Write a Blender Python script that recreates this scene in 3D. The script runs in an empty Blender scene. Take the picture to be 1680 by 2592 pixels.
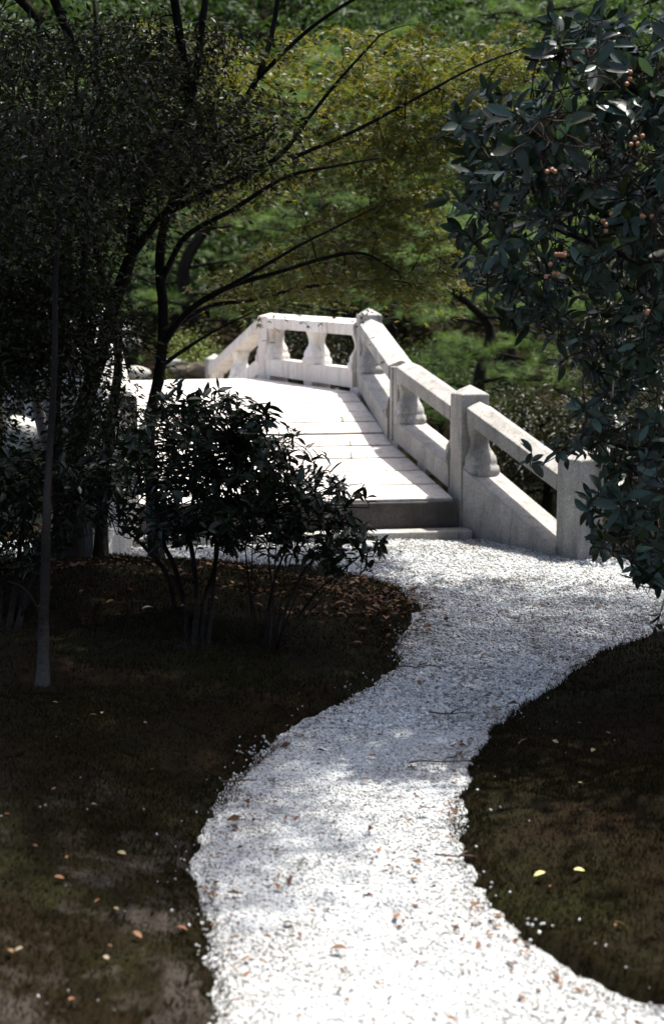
import bpy, bmesh, math, random
import numpy as np
from mathutils import Vector, Matrix

rng = np.random.default_rng(7)
random.seed(7)
sc = bpy.context.scene
col = sc.collection

# ------------------------------------------------------------------ camera
EYE = 1.6
F = 3500.0                      # focal length in photo pixels (photo 1680 x 2592)
PITCH = math.atan((1296 - 800) / F)
cam_d = bpy.data.cameras.new('camera')
cam = bpy.data.objects.new('camera', cam_d); col.objects.link(cam)
cam.location = (0, 0, EYE)
cam.rotation_euler = (math.pi / 2 - PITCH, 0, 0)
cam_d.sensor_fit = 'VERTICAL'; cam_d.sensor_height = 36.0
cam_d.lens = F / 2592 * 36.0
cam_d.clip_start = 0.05; cam_d.clip_end = 400
cam_d.dof.use_dof = True; cam_d.dof.focus_distance = 6.6; cam_d.dof.aperture_fstop = 2.8
sc.camera = cam

# ------------------------------------------------------------------ sky, sun, exposure
SUN_EL, SUN_AZ = math.radians(70), math.radians(46)      # azimuth: to the right of straight ahead
world = bpy.data.worlds.new('World'); sc.world = world; world.use_nodes = True
wn = world.node_tree.nodes; wl = world.node_tree.links
sky = wn.new('ShaderNodeTexSky'); sky.sky_type = 'NISHITA'; sky.sun_disc = False
sky.sun_elevation = SUN_EL; sky.sun_rotation = SUN_AZ
sky.air_density = .75; sky.dust_density = 4.0; sky.ozone_density = .6
bg = wn['Background']; bg.inputs['Strength'].default_value = 0.15
wl.new(sky.outputs[0], bg.inputs[0])
sun_d = bpy.data.lights.new('sun', 'SUN'); sun_d.energy = 5.0; sun_d.angle = math.radians(0.53)
sun_d.color = (1.0, 0.95, 0.88)
sun = bpy.data.objects.new('sun', sun_d); col.objects.link(sun)
tosun = Vector((math.sin(SUN_AZ) * math.cos(SUN_EL), math.cos(SUN_AZ) * math.cos(SUN_EL), math.sin(SUN_EL)))
sun.rotation_euler = tosun.to_track_quat('Z', 'Y').to_euler()
sun.location = (10, 10, 30)
sc.view_settings.view_transform = 'Standard'; sc.view_settings.look = 'None'
sc.view_settings.exposure = 1.25; sc.view_settings.gamma = 1.0
sc.render.engine = 'CYCLES'
sc.cycles.max_bounces = 6; sc.cycles.transparent_max_bounces = 4

# ------------------------------------------------------------------ helpers
cp, sp = math.cos(PITCH), math.sin(PITCH)
def at(px, py, d):
    """point seen at photo pixel px,py at the distance d ahead of the camera"""
    u = (px - 840) / F; v = (1296 - py) / F
    dy = cp + v * sp; dz = -sp + v * cp
    return Vector((u / dy * d, d, EYE + dz / dy * d))
def gnd(px, py, z=0.0):
    u = (px - 840) / F; v = (1296 - py) / F
    dy = cp + v * sp; dz = -sp + v * cp
    d = (z - EYE) / dz * dy
    return (u / dy * d, d)

def fast_mesh(name, v, f):
    v = np.asarray(v, dtype=np.float32); f = np.asarray(f, dtype=np.int32)
    me = bpy.data.meshes.new(name)
    me.vertices.add(len(v)); me.vertices.foreach_set('co', v.ravel())
    k = f.shape[1]
    me.loops.add(f.size); me.loops.foreach_set('vertex_index', f.ravel())
    me.polygons.add(len(f)); me.polygons.foreach_set('loop_start', np.arange(len(f), dtype=np.int32) * k)
    me.update(calc_edges=True)
    return me
class Bag:
    def __init__(s): s.v = []; s.f = []; s.n = 0
    def add(s, v, f):
        v = np.asarray(v, dtype=np.float32); f = np.asarray(f, dtype=np.int32)
        s.v.append(v); s.f.append(f + s.n); s.n += len(v)
    def mesh(s, name): return fast_mesh(name, np.concatenate(s.v), np.concatenate(s.f))
def link(name, me, m, parent=None, smooth=False):
    o = bpy.data.objects.new(name, me); col.objects.link(o)
    if m and not me.materials: me.materials.append(m)
    if smooth: me.polygons.foreach_set('use_smooth', [True] * len(me.polygons))
    if parent: o.parent = parent
    return o
def tag(o, label=None, cat=None, group=None, kind=None):
    if label: o['label'] = label
    if cat: o['category'] = cat
    if group: o['group'] = group
    if kind: o['kind'] = kind
    return o
def empty(name, loc=(0, 0, 0)):
    o = bpy.data.objects.new(name, None); col.objects.link(o); o.location = loc; o.empty_display_size = .2
    return o
def local(o, parent):
    """parts are modelled in world space; keep them there under a parent that stands at its base"""
    o.parent = parent; o.matrix_parent_inverse = Matrix.Translation(-Vector(parent.location))
    return o

def catmull(pts, n=6):
    P = np.array(pts, dtype=float)
    if len(P) < 3: return np.array([P[0] + (P[-1] - P[0]) * t for t in np.linspace(0, 1, n + 1)])
    Q = np.vstack([2 * P[0] - P[1], P, 2 * P[-1] - P[-2]]); out = []
    for i in range(1, len(Q) - 2):
        a, b, c, d = Q[i - 1], Q[i], Q[i + 1], Q[i + 2]
        for t in np.linspace(0, 1, n, endpoint=False):
            out.append(.5 * (2 * b + (c - a) * t + (2 * a - 5 * b + 4 * c - d) * t * t + (3 * b - a - 3 * c + d) * t ** 3))
    out.append(P[-1]); return np.array(out)
def tube(pts, r0, r1, sides=6, wob=0.0, flare=0.0):
    P = np.asarray(pts, dtype=float); n = len(P)
    T = np.gradient(P, axis=0); T /= np.linalg.norm(T, axis=1)[:, None] + 1e-9
    ref = np.array([.31, .87, .12]) if abs(T[0] @ np.array([.31, .87, .12])) < .85 else np.array([1, 0, 0.])
    V = []
    for i in range(n):
        a = np.cross(T[i], ref); a /= np.linalg.norm(a) + 1e-9; b = np.cross(T[i], a)
        r = (r0 + (r1 - r0) * i / (n - 1)) * (1 + flare * math.exp(-i / 1.3))
        for k in range(sides):
            th = 2 * math.pi * k / sides
            rr = r * (1 + wob * (rng.random() - .5))
            V.append(P[i] + rr * (math.cos(th) * a + math.sin(th) * b))
    Fc = []
    for i in range(n - 1):
        for k in range(sides):
            a = i * sides + k; b = i * sides + (k + 1) % sides; c = a + sides; d = b + sides
            Fc += [(a, b, d), (a, d, c)]
    V.append(P[0]); V.append(P[-1]); c0, c1 = len(V) - 2, len(V) - 1
    for k in range(sides):
        Fc.append((c0, (k + 1) % sides, k)); Fc.append((c1, (n - 1) * sides + k, (n - 1) * sides + (k + 1) % sides))
    return np.array(V), np.array(Fc)

def frames(axis, nrm):
    """axis,nrm (K,3) -> rotation matrices whose columns are x, y=axis, z~nrm"""
    y = axis / (np.linalg.norm(axis, axis=1)[:, None] + 1e-9)
    x = np.cross(y, nrm); x /= np.linalg.norm(x, axis=1)[:, None] + 1e-9
    z = np.cross(x, y)
    return np.stack([x, y, z], axis=2)
def stamp(tv, tf, R, pos, s):
    K = len(pos); n = len(tv)
    s = np.asarray(s)
    if s.ndim == 0: s = np.full(K, float(s))
    V = np.einsum('kij,nj->kni', R, tv) * s[:, None, None] + pos[:, None, :]
    Fc = tf[None] + (np.arange(K) * n)[:, None, None]
    return V.reshape(-1, 3), Fc.reshape(-1, tf.shape[1])
def leaf_t(w=.36, fold=.10, droop=.18, fine=True):
    """an elliptic leaf of length 1 along +Y with a folded midrib"""
    if fine:
        ys = [0, .16, .40, .66, .88, 1.0]; ws = [.02, .55, .96, 1.0, .55, 0.0]
        v = []; f = []
        for y, k in zip(ys, ws):
            z = -droop * y * y
            v += [(-w / 2 * k, y, z + fold * k * .5), (0, y, z), (w / 2 * k, y, z + fold * k * .5)]
        for i in range(len(ys) - 1):
            a = 3 * i
            f += [(a, a + 1, a + 4), (a, a + 4, a + 3), (a + 1, a + 2, a + 5), (a + 1, a + 5, a + 4)]
        return np.array(v), np.array(f)
    v = [(0, 0, 0), (-w / 2, .45, fold * .6), (0, .5, -droop * .25), (w / 2, .45, fold * .6), (0, 1, -droop)]
    return np.array(v), np.array([(0, 2, 1), (0, 3, 2), (1, 2, 4), (2, 3, 4)])
def maple_t():
    v = [(0, 0, 0)]; f = []
    tips = [(-150, .42), (-95, .72), (-45, .92), (0, 1.05), (45, .92), (95, .72), (150, .42)]
    pts = []
    for i, (a, r) in enumerate(tips[1:-1]):
        a0 = math.radians(a)
        pts.append((math.sin(a0) * r, math.cos(a0) * r, -.12 * r))
        if i < 4:
            a1 = math.radians((a + tips[i + 2][0]) / 2)
            pts.append((math.sin(a1) * .34, math.cos(a1) * .34, .03))
    v += pts
    n = len(pts)
    for i in range(n - 1): f.append((0, i + 2, i + 1))
    v = np.array(v, dtype=float); v[:, 1] += .05
    return v, np.array(f)
def unit(n):
    a = rng.normal(size=(n, 3)); return a / np.linalg.norm(a, axis=1)[:, None]

# ------------------------------------------------------------------ materials
def newmat(name):
    m = bpy.data.materials.new(name); m.use_nodes = True
    nt = m.node_tree; return m, nt, nt.nodes['Principled BSDF'], nt.nodes['Material Output']
def N(nt, t, **kw):
    n = nt.nodes.new(t)
    for k, v in kw.items(): setattr(n, k, v)
    return n
def noise(nt, scale, detail=5, rough=.6, vec=None):
    n = N(nt, 'ShaderNodeTexNoise'); n.inputs['Scale'].default_value = scale
    n.inputs['Detail'].default_value = detail; n.inputs['Roughness'].default_value = rough
    if vec is None:
        g = N(nt, 'ShaderNodeNewGeometry'); vec = g.outputs['Position']
    nt.links.new(vec, n.inputs['Vector']); return n
def ramp(nt, fac, stops):
    r = N(nt, 'ShaderNodeValToRGB'); e = r.color_ramp.elements
    while len(e) < len(stops): e.new(.5)
    for i, (p, c) in enumerate(stops):
        e[i].position = p; e[i].color = (*c, 1)
    nt.links.new(fac, r.inputs[0]); return r
def bump(nt, b, h, strength, dist):
    n = N(nt, 'ShaderNodeBump'); n.inputs['Strength'].default_value = strength; n.inputs['Distance'].default_value = dist
    nt.links.new(h, n.inputs['Height']); nt.links.new(n.outputs[0], b.inputs['Normal']); return n
def mixc(nt, fac, a, b, mode='MIX'):
    n = N(nt, 'ShaderNodeMix', data_type='RGBA', blend_type=mode)
    for s, val in ((n.inputs[0], fac), (n.inputs[6], a), (n.inputs[7], b)):
        if hasattr(val, 'is_output'): nt.links.new(val, s)
        elif isinstance(val, (int, float)): s.default_value = val
        else: s.default_value = (*val, 1)
    return n.outputs[2]

def stone_mat(name, lo, hi, stain, amount=.6):
    m, nt, b, o = newmat(name)
    sp_ = noise(nt, 75, 4, .8); c = ramp(nt, sp_.outputs[0], [(.34, lo), (.5, tuple((x + y) / 2 for x, y in zip(lo, hi))), (.66, hi)])
    big = noise(nt, 3.2, 6, .65); bm = ramp(nt, big.outputs[0], [(.40, (0, 0, 0)), (.60, (amount,) * 3)])
    col_ = mixc(nt, bm.outputs[0], c.outputs[0], stain)
    gg = N(nt, 'ShaderNodeNewGeometry'); mp = N(nt, 'ShaderNodeMapping'); mp.inputs['Scale'].default_value = (14, 14, 1.6); nt.links.new(gg.outputs['Position'], mp.inputs[0])
    st = noise(nt, 1.0, 5, .7, mp.outputs[0]); sm = ramp(nt, st.outputs[0], [(.50, (1, 1, 1)), (.70, (.62, .60, .56))]); col_ = mixc(nt, 1.0, col_, sm.outputs[0], 'MULTIPLY')
    lc = noise(nt, 9, 4, .7); lm_ = ramp(nt, lc.outputs[0], [(.62, (0, 0, 0)), (.70, (.5, .5, .5))]); col_ = mixc(nt, lm_.outputs[0], col_, tuple(x * .55 for x in stain))
    oi = N(nt, 'ShaderNodeObjectInfo'); rr = ramp(nt, oi.outputs['Random'], [(0, (.86, .85, .83)), (1, (1.0, 1.0, .99))])
    col_ = mixc(nt, 1.0, col_, rr.outputs[0], 'MULTIPLY')
    nt.links.new(col_, b.inputs['Base Color']); b.inputs['Roughness'].default_value = .85
    h = noise(nt, 55, 6, .75); bump(nt, b, h.outputs[0], .6, .012)
    return m
def leaf_mat(name, cols, rough=.4, trans=.25, spec=.5, tmul=(1.3, 1.5, .6)):
    m, nt, b, o = newmat(name)
    g = N(nt, 'ShaderNodeNewGeometry'); oi = N(nt, 'ShaderNodeObjectInfo')
    ad = N(nt, 'ShaderNodeMath', operation='ADD'); nt.links.new(g.outputs['Random Per Island'], ad.inputs[0]); nt.links.new(oi.outputs['Random'], ad.inputs[1])
    fr = N(nt, 'ShaderNodeMath', operation='FRACT'); nt.links.new(ad.outputs[0], fr.inputs[0])
    k = len(cols); c = ramp(nt, fr.outputs[0], [(i / max(1, k - 1), cc) for i, cc in enumerate(cols)])
    nt.links.new(c.outputs[0], b.inputs['Base Color'])
    b.inputs['Roughness'].default_value = rough; b.inputs['Specular IOR Level'].default_value = spec
    if trans:
        t = N(nt, 'ShaderNodeBsdfTranslucent'); tc = mixc(nt, 1.0, c.outputs[0], tmul, 'MULTIPLY'); nt.links.new(tc, t.inputs[0])
        mx = N(nt, 'ShaderNodeMixShader'); mx.inputs[0].default_value = trans
        nt.links.new(b.outputs[0], mx.inputs[1]); nt.links.new(t.outputs[0], mx.inputs[2]); nt.links.new(mx.outputs[0], o.inputs[0])
    return m
def bark_mat(name, lo, hi, scale=18):
    m, nt, b, o = newmat(name)
    g = N(nt, 'ShaderNodeNewGeometry'); mp = N(nt, 'ShaderNodeMapping'); mp.inputs['Scale'].default_value = (1, 1, .35)
    nt.links.new(g.outputs['Position'], mp.inputs[0])
    n = noise(nt, scale, 6, .7, mp.outputs[0]); c = ramp(nt, n.outputs[0], [(.3, lo), (.7, hi)])
    nt.links.new(c.outputs[0], b.inputs['Base Color']); b.inputs['Roughness'].default_value = .95; b.inputs['Specular IOR Level'].default_value = .08
    bump(nt, b, n.outputs[0], 1.0, .02); return m

M = {}
M['granite'] = stone_mat('granite', (.20, .195, .185), (.50, .49, .47), (.19, .18, .165))
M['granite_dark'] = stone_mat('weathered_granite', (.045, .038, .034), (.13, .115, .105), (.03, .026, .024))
M['granite_sunlit'] = stone_mat('granite_sunlit', (.60, .57, .53), (.80, .77, .73), (.55, .47, .43), .45)  # sunlit white of the right crown bays, put into the stone colour
M['slab'] = stone_mat('deck_stone', (.46, .43, .41), (.68, .65, .62), (.42, .38, .37), .4)
M['rock'] = stone_mat('boulder_stone', (.26, .26, .25), (.55, .56, .54), (.12, .13, .09), .7)
M['rock_brown'] = stone_mat('brown_stone', (.05, .035, .022), (.13, .095, .06), (.03, .03, .015))
M['leaf_right'] = leaf_mat('leathery_leaf', [(.008, .015, .008), (.013, .025, .015), (.050, .088, .064), (.009, .016, .008), (.028, .036, .010), (.015, .028, .019), (.075, .122, .094)], .40, .16, .38)
M['leaf_shrub'] = leaf_mat('shrub_leaf', [(.007, .013, .006), (.010, .018, .008), (.014, .024, .010), (.009, .015, .008)], .38, .12, .3)
M['leaf_ever'] = leaf_mat('evergreen_leaf', [(.008, .009, .0035), (.013, .015, .005), (.028, .028, .009), (.009, .010, .004), (.02, .024, .008)], .45, .22, .18)
M['leaf_maple'] = leaf_mat('maple_leaf', [(.048, .066, .014), (.078, .095, .019), (.062, .085, .020), (.125, .105, .022), (.050, .064, .016)], .5, .45, .3, (1.4, 1.3, .5))
M['needle'] = leaf_mat('pine_needle', [(.05, .076, .028), (.095, .145, .05), (.135, .205, .075), (.065, .098, .036)], .55, .35, .25)
M['leaf_wood'] = leaf_mat('wood_leaf', [(.022, .038, .016), (.035, .06, .024), (.05, .085, .034), (.04, .05, .02)], .6, .25, .1)
M['leaf_gold'] = leaf_mat('young_leaf', [(.10, .15, .03), (.13, .17, .04), (.16, .16, .04)], .5, .3, .3)
M['bark_dark'] = bark_mat('dark_bark', (.007, .006, .005), (.024, .020, .017))
M['bark_grey'] = bark_mat('grey_bark', (.06, .055, .05), (.19, .18, .17), 30)
M['bark_mid'] = bark_mat('lichened_bark', (.022, .020, .018), (.11, .105, .095), 45)
m, nt, b, o = newmat('sapling_bark'); M['bark_sapling'] = m
g_ = N(nt, 'ShaderNodeNewGeometry'); sx_ = N(nt, 'ShaderNodeSeparateXYZ'); nt.links.new(g_.outputs['Position'], sx_.inputs[0])
n_ = noise(nt, 22, 5, .7); ad_ = N(nt, 'ShaderNodeMath', operation='MULTIPLY_ADD'); nt.links.new(n_.outputs[0], ad_.inputs[0]); ad_.inputs[1].default_value = .5; nt.links.new(sx_.outputs[2], ad_.inputs[2])
c_ = ramp(nt, ad_.outputs[0], [(.42, (.055, .052, .046)), (.62, (.02, .017, .015))]); nt.links.new(c_.outputs[0], b.inputs['Base Color']); b.inputs['Roughness'].default_value = .95; b.inputs['Specular IOR Level'].default_value = .08
bump(nt, b, n_.outputs[0], 1.0, .02)
M['twig_red'] = bark_mat('reddish_twig', (.02, .013, .010), (.055, .034, .028), 40)
def plain(name, c, rough=.8):
    m, nt, b, o = newmat(name); n = noise(nt, 60, 3, .6)
    r = ramp(nt, n.outputs[0], [(.3, tuple(x * .7 for x in c)), (.7, tuple(min(1, x * 1.2) for x in c))])
    nt.links.new(r.outputs[0], b.inputs['Base Color']); b.inputs['Roughness'].default_value = rough; return m
M['berry'] = plain('berry_skin', (.30, .13, .06), .5)
M['twig'] = plain('dry_twig', (.05, .035, .025))
def dead_leaf(name, cols): return leaf_mat(name, cols, .7, .1, .2, (1.2, 1, .6))
M['dead_brown'] = dead_leaf('fallen_leaf_brown', [(.10, .05, .03), (.18, .08, .04), (.07, .04, .03), (.25, .12, .05)])
M['litter'] = dead_leaf('leaf_litter', [(.035, .02, .012), (.07, .035, .018), (.13, .06, .025), (.03, .018, .012), (.20, .11, .05), (.05, .03, .016)])
M['dead_orange'] = dead_leaf('fallen_leaf_orange', [(.15, .065, .03), (.19, .09, .042), (.12, .05, .025), (.22, .14, .07)])
M['dead_pale'] = dead_leaf('fallen_leaf_pale', [(.22, .19, .10), (.28, .22, .12), (.2, .18, .14)])
M['dead_yellow'] = dead_leaf('fallen_leaf_yellow', [(.45, .42, .16), (.5, .46, .2)])
# moss and soil
m, nt, b, o = newmat('moss_soil'); M['moss'] = m
n1 = noise(nt, 1.6, 6, .65); n2 = noise(nt, 28, 6, .75)
c1 = ramp(nt, n1.outputs[0], [(.35, (.016, .0095, .0036)), (.5, (.012, .0095, .0034)), (.66, (.016, .0175, .0045))])
c2 = ramp(nt, n2.outputs[0], [(.3, (.45, .42, .4)), (.7, (1.5, 1.4, 1.2))])
base_ = mixc(nt, 1.0, c1.outputs[0], c2.outputs[0], 'MULTIPLY')
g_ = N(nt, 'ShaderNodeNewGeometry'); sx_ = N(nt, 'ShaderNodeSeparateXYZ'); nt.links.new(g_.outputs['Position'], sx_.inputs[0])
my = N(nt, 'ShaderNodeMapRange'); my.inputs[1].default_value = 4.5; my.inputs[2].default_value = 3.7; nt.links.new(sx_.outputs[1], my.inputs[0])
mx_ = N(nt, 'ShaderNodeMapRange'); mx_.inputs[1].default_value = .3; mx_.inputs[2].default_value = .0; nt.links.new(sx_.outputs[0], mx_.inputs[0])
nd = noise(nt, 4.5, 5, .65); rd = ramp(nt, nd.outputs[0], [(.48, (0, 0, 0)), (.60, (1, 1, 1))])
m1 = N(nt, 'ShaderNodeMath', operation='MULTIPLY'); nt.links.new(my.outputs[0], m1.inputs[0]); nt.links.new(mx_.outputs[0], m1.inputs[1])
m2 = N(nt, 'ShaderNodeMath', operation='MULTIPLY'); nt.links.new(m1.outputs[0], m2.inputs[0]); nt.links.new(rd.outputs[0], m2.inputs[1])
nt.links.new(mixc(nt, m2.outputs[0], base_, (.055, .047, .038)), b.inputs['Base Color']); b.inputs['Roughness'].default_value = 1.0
b.inputs['Specular IOR Level'].default_value = .1
bump(nt, b, n2.outputs[0], 1.0, .03)
M['moss_blade'] = leaf_mat('moss_shoot', [(.010, .005, .002), (.011, .009, .003), (.018, .019, .005), (.007, .004, .002), (.020, .011, .004)], .9, .2, .05)
# gravel
m, nt, b, o = newmat('gravel_bed'); M['gravel'] = m
n1 = noise(nt, 95, 3, .8); n2 = noise(nt, 7, 5, .6); n3 = noise(nt, 1.1, 4, .6)
c1 = ramp(nt, n1.outputs[0], [(.32, (.19, .19, .185)), (.47, (.49, .51, .51)), (.62, (.69, .71, .71))])
c2 = ramp(nt, n2.outputs[0], [(.3, (.78, .76, .74)), (.6, (1, 1, 1))])
nt.links.new(mixc(nt, 1.0, c1.outputs[0], c2.outputs[0], 'MULTIPLY'), b.inputs['Base Color']); b.inputs['Roughness'].default_value = .95
bump(nt, b, n1.outputs[0], 1.0, .02)
M['pebble'] = leaf_mat('gravel_chip', [(.26, .265, .265), (.50, .52, .52), (.66, .69, .69), (.13, .125, .12), (.60, .63, .63), (.34, .355, .355), (.70, .73, .73), (.22, .215, .21)], .9, 0, .3)
nt = M['pebble'].node_tree; b = nt.nodes['Principled BSDF']; lk = b.inputs['Base Color'].links[0].from_socket
n4 = noise(nt, 2.6, 5, .65); c4 = ramp(nt, n4.outputs[0], [(.36, (.55, .52, .48)), (.56, (1, 1, 1))])
nt.links.new(mixc(nt, 1.0, lk, c4.outputs[0], 'MULTIPLY'), b.inputs['Base Color'])
# water
m, nt, b, o = newmat('pond_water'); M['water'] = m
b.inputs['Base Color'].default_value = (.012, .016, .010, 1); b.inputs['Roughness'].default_value = .06
n1 = noise(nt, 5, 3, .5); bump(nt, b, n1.outputs[0], .25, .02)

# ------------------------------------------------------------------ terrain
left_px = [(580, 2592), (560, 2470), (545, 2370), (522, 2270), (528, 2180), (545, 2080), (590, 1980), (690, 1890), (800, 1822), (960, 1742), (1030, 1680), (1012, 1622),
           (1050, 1590), (1075, 1550), (1030, 1505), (950, 1478), (860, 1458), (600, 1432), (330, 1418), (150, 1422), (-300, 1436)]
back_px = [(-300, 1372), (300, 1368), (1150, 1368), (1240, 1368), (1445, 1392), (1680, 1438), (2050, 1468)]
right_px = [(2050, 1570), (1680, 1608), (1545, 1640), (1420, 1722), (1290, 1812), (1185, 1900), (1155, 2000), (1142, 2120), (1180, 2250), (1272, 2350), (1400, 2460), (1560, 2540), (1700, 2585)]
poly = [(-.9, .6), (-.86, 2.4)] + [gnd(*p) for p in left_px] + [gnd(*p) for p in back_px] + [gnd(*p) for p in right_px] + [(1.6, 2.5), (1.9, .6)]
poly = np.array(poly)
def vnoise(x, y, s, seed=0):
    x = x / s; y = y / s
    return (np.sin(x * 1.7 + seed + 1.3 * np.sin(y * 1.1 + seed)) + np.sin(y * 2.1 - seed * 1.7 + 1.7 * np.sin(x * .9 + 2 * seed)) + np.sin((x + y) * 1.3 + seed * .6)) / 3
def path_sd(x, y):
    """negative inside the gravel path"""
    P = np.stack([x, y], 1); d = np.full(len(P), 1e9); inside = np.zeros(len(P), bool)
    for i in range(len(poly)):
        a = poly[i]; b_ = poly[(i + 1) % len(poly)]; e = b_ - a
        t = np.clip(((P - a) @ e) / (e @ e), 0, 1)
        d = np.minimum(d, np.linalg.norm(P - (a + t[:, None] * e), axis=1))
        c = (a[1] > P[:, 1]) != (b_[1] > P[:, 1])
        xi = a[0] + (P[:, 1] - a[1]) / (e[1] if abs(e[1]) > 1e-9 else 1e-9) * e[0]
        inside ^= c & (P[:, 0] < xi)
    return np.where(inside, -d, d)
def sstep(a, b_, x):
    t = np.clip((x - a) / (b_ - a), 0, 1); return t * t * (3 - 2 * t)
def height(x, y):
    sd = path_sd(x, y) + .022 * vnoise(x, y, .09, 1) + .018 * vnoise(x, y, .03, 5) + .018 * vnoise(x, y, .22, 15)
    h = -.06 + .10 * sstep(-.02, .07, sd) + .10 * sstep(.05, .9, sd) + .026 * vnoise(x, y, .19, 2) * sstep(0, .14, sd) + .009 * vnoise(x, y, .055, 7) * sstep(0, .05, sd) + .03 * vnoise(x, y, .7, 3) * sstep(0, .5, sd)
    h = np.where((y > 9.45 - .12 * x) & (x > -1.7) & (x < 1.45), -.07, h)
    # pond beyond the foot of the bridge
    bank = 10.15 + .25 * vnoise(x, y * 0, 1.3, 4) - .55 * sstep(1.2, 2.2, x) * 0
    pond = sstep(bank, bank + 1.1, y) * (1 - sstep(16.4 + .5 * vnoise(x, y * 0, 2, 9), 17.8 + .5 * vnoise(x, y * 0, 2, 9), y))
    h = h * (1 - pond) + (-1.0) * pond
    far = sstep(16.8, 19, y); h = h + .25 * far
    h = h + 13.0 * sstep(23, 46, y) + 5 * sstep(9, 26, np.abs(x)) * sstep(9, 20, y)
    return h
def axis_pts(segs):
    out = []
    for a, b_, st in segs: out += list(np.arange(a, b_, st))
    out.append(segs[-1][1]); return np.array(out)
xs = axis_pts([(-60, -12, 3), (-12, -4, .5), (-4, -1.6, .06), (-1.6, 1.9, .025), (1.9, 4, .06), (4, 12, .5), (12, 60, 3)])
ys = axis_pts([(-6, 1.8, .5), (1.8, 5.2, .025), (5.2, 10.4, .04), (10.4, 20, .25), (20, 70, 1.5)])
def sheet(name, xs, ys, hfun, m, keep=None):
    X, Y = np.meshgrid(xs, ys); x = X.ravel(); y = Y.ravel()
    v = np.stack([x, y, hfun(x, y)], 1); nx = len(xs); ny = len(ys)
    i = np.arange((ny - 1) * (nx - 1)); r = i // (nx - 1); c = i % (nx - 1); a = r * nx + c
    f = np.stack([a, a + 1, a + 1 + nx, a + nx], 1)
    if keep is not None:
        kp = keep(x, y); f = f[kp[f].all(1)]
        used = np.unique(f); re = np.full(len(v), -1); re[used] = np.arange(len(used)); v = v[used]; f = re[f]
    return link(name, fast_mesh(name, v, f), m, smooth=True)
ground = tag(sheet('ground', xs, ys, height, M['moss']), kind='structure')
gx = np.arange(-3.6, 4.2, .05); gy = np.arange(.5, 10.3, .05)
grav_h = lambda x, y: .010 * vnoise(x, y, .42, 6) + .005 * vnoise(x, y, .14, 8)
path = tag(sheet('gravel_path', gx, gy, grav_h, M['gravel'], lambda x, y: path_sd(x, y) < .10), kind='structure')
w = fast_mesh('pond_water', [(-40, 9.6, -.42), (40, 9.6, -.42), (40, 18.6, -.42), (-40, 18.6, -.42)], [(0, 1, 2, 3)])
tag(link('pond_water', w, M['water']), kind='structure')

# gravel chips
def scatter_path(n, y0, y1, power=1.0):
    y = y0 + (y1 - y0) * rng.random(n) ** power; x = -3.4 + 7.4 * rng.random(n); return x, y
octv = np.array([(1, 0, 0), (-1, 0, 0), (0, 1, 0), (0, -1, 0), (0, 0, 1), (0, 0, -1)], float)
octf = np.array([(0, 2, 4), (2, 1, 4), (1, 3, 4), (3, 0, 4), (2, 0, 5), (1, 2, 5), (3, 1, 5), (0, 3, 5)])
bag = Bag()
for n, y0, y1, r in ((280000, 2.7, 5.2, .0042), (190000, 5.2, 9.95, .0080)):
    x, y = scatter_path(n, y0, y1)
    vis = (np.abs(x / y) < .29); x, y = x[vis], y[vis]
    sd = path_sd(x, y)
    k = (sd < .035 * rng.random(len(x)) ** 2) ; x, y = x[k], y[k]; K = len(x)
    R = frames(unit(K), unit(K)); s = r * (.45 + 1.3 * rng.random(K) ** 2.2)
    tv = octv * np.array([1, .8, .55])
    pos = np.stack([x, y, grav_h(x, y) + s * .25], 1)
    bag.add(*stamp(tv, octf, R, pos, s))
gp = link('loose_gravel', bag.mesh('loose_gravel'), M['pebble'])
tag(gp, 'loose pale gravel chips covering the winding path', 'gravel', kind='stuff')
# stray chips kicked onto the beds along the edge
bag = Bag(); x = rng.uniform(-1.3, 1.5, 2600); y = rng.uniform(2.8, 6.0, 2600); sd = path_sd(x, y)
pr = np.where(x < .3, .5 * np.exp(-np.maximum(sd, 0) / .22) * (y < 4.4) + .22 * np.exp(-np.maximum(sd, 0) / .05), .5 * np.exp(-np.maximum(sd, 0) / .04))
pr = pr * (.25 + sstep(-.3, .5, vnoise(x, y, .22, 13))) + .012
k = (sd > 0) & (rng.random(len(x)) < pr); x, y = x[k], y[k]; K = len(x); s_ = .0038 * rng.uniform(.5, 1.7, K)
bag.add(*stamp(octv * np.array([1, .8, .6]), octf, frames(unit(K), unit(K)), np.stack([x, y, height(x, y) + .012], 1), s_))
seg = np.diff(np.vstack([poly, poly[:1]]), axis=0); ln = np.linalg.norm(seg, axis=1); pick = rng.choice(len(poly), 14000, p=ln / ln.sum()); tt = rng.random(14000)
q = poly[pick] + seg[pick] * tt[:, None]; nv = np.stack([-seg[pick][:, 1], seg[pick][:, 0]], 1) / ln[pick][:, None]; edge_q = q.copy()
q = q + nv * (rng.exponential(.022, 14000) * np.where(rng.random(14000) < .5, 1, -1))[:, None]; x, y = q[:, 0], q[:, 1]; sd = path_sd(x, y)
k = (sd > -.01) & (y > 2.8) & (y < 9.2) & (np.abs(x / y) < .27) & (rng.random(14000) < .12 + .6 * sstep(-.2, .5, vnoise(x, y, .13, 61))); x, y = x[k], y[k]; K = len(x)
bag.add(*stamp(octv * np.array([1, .8, .6]), octf, frames(unit(K), unit(K)), np.stack([x, y, np.maximum(height(x, y), 0) + .006], 1), .0055 * rng.uniform(.5, 1.5, K)))
tag(link('scattered_gravel', bag.mesh('scattered_gravel'), M['pebble']), 'pale gravel chips strayed onto the moss along the path edge', 'gravel', kind='stuff')
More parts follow.
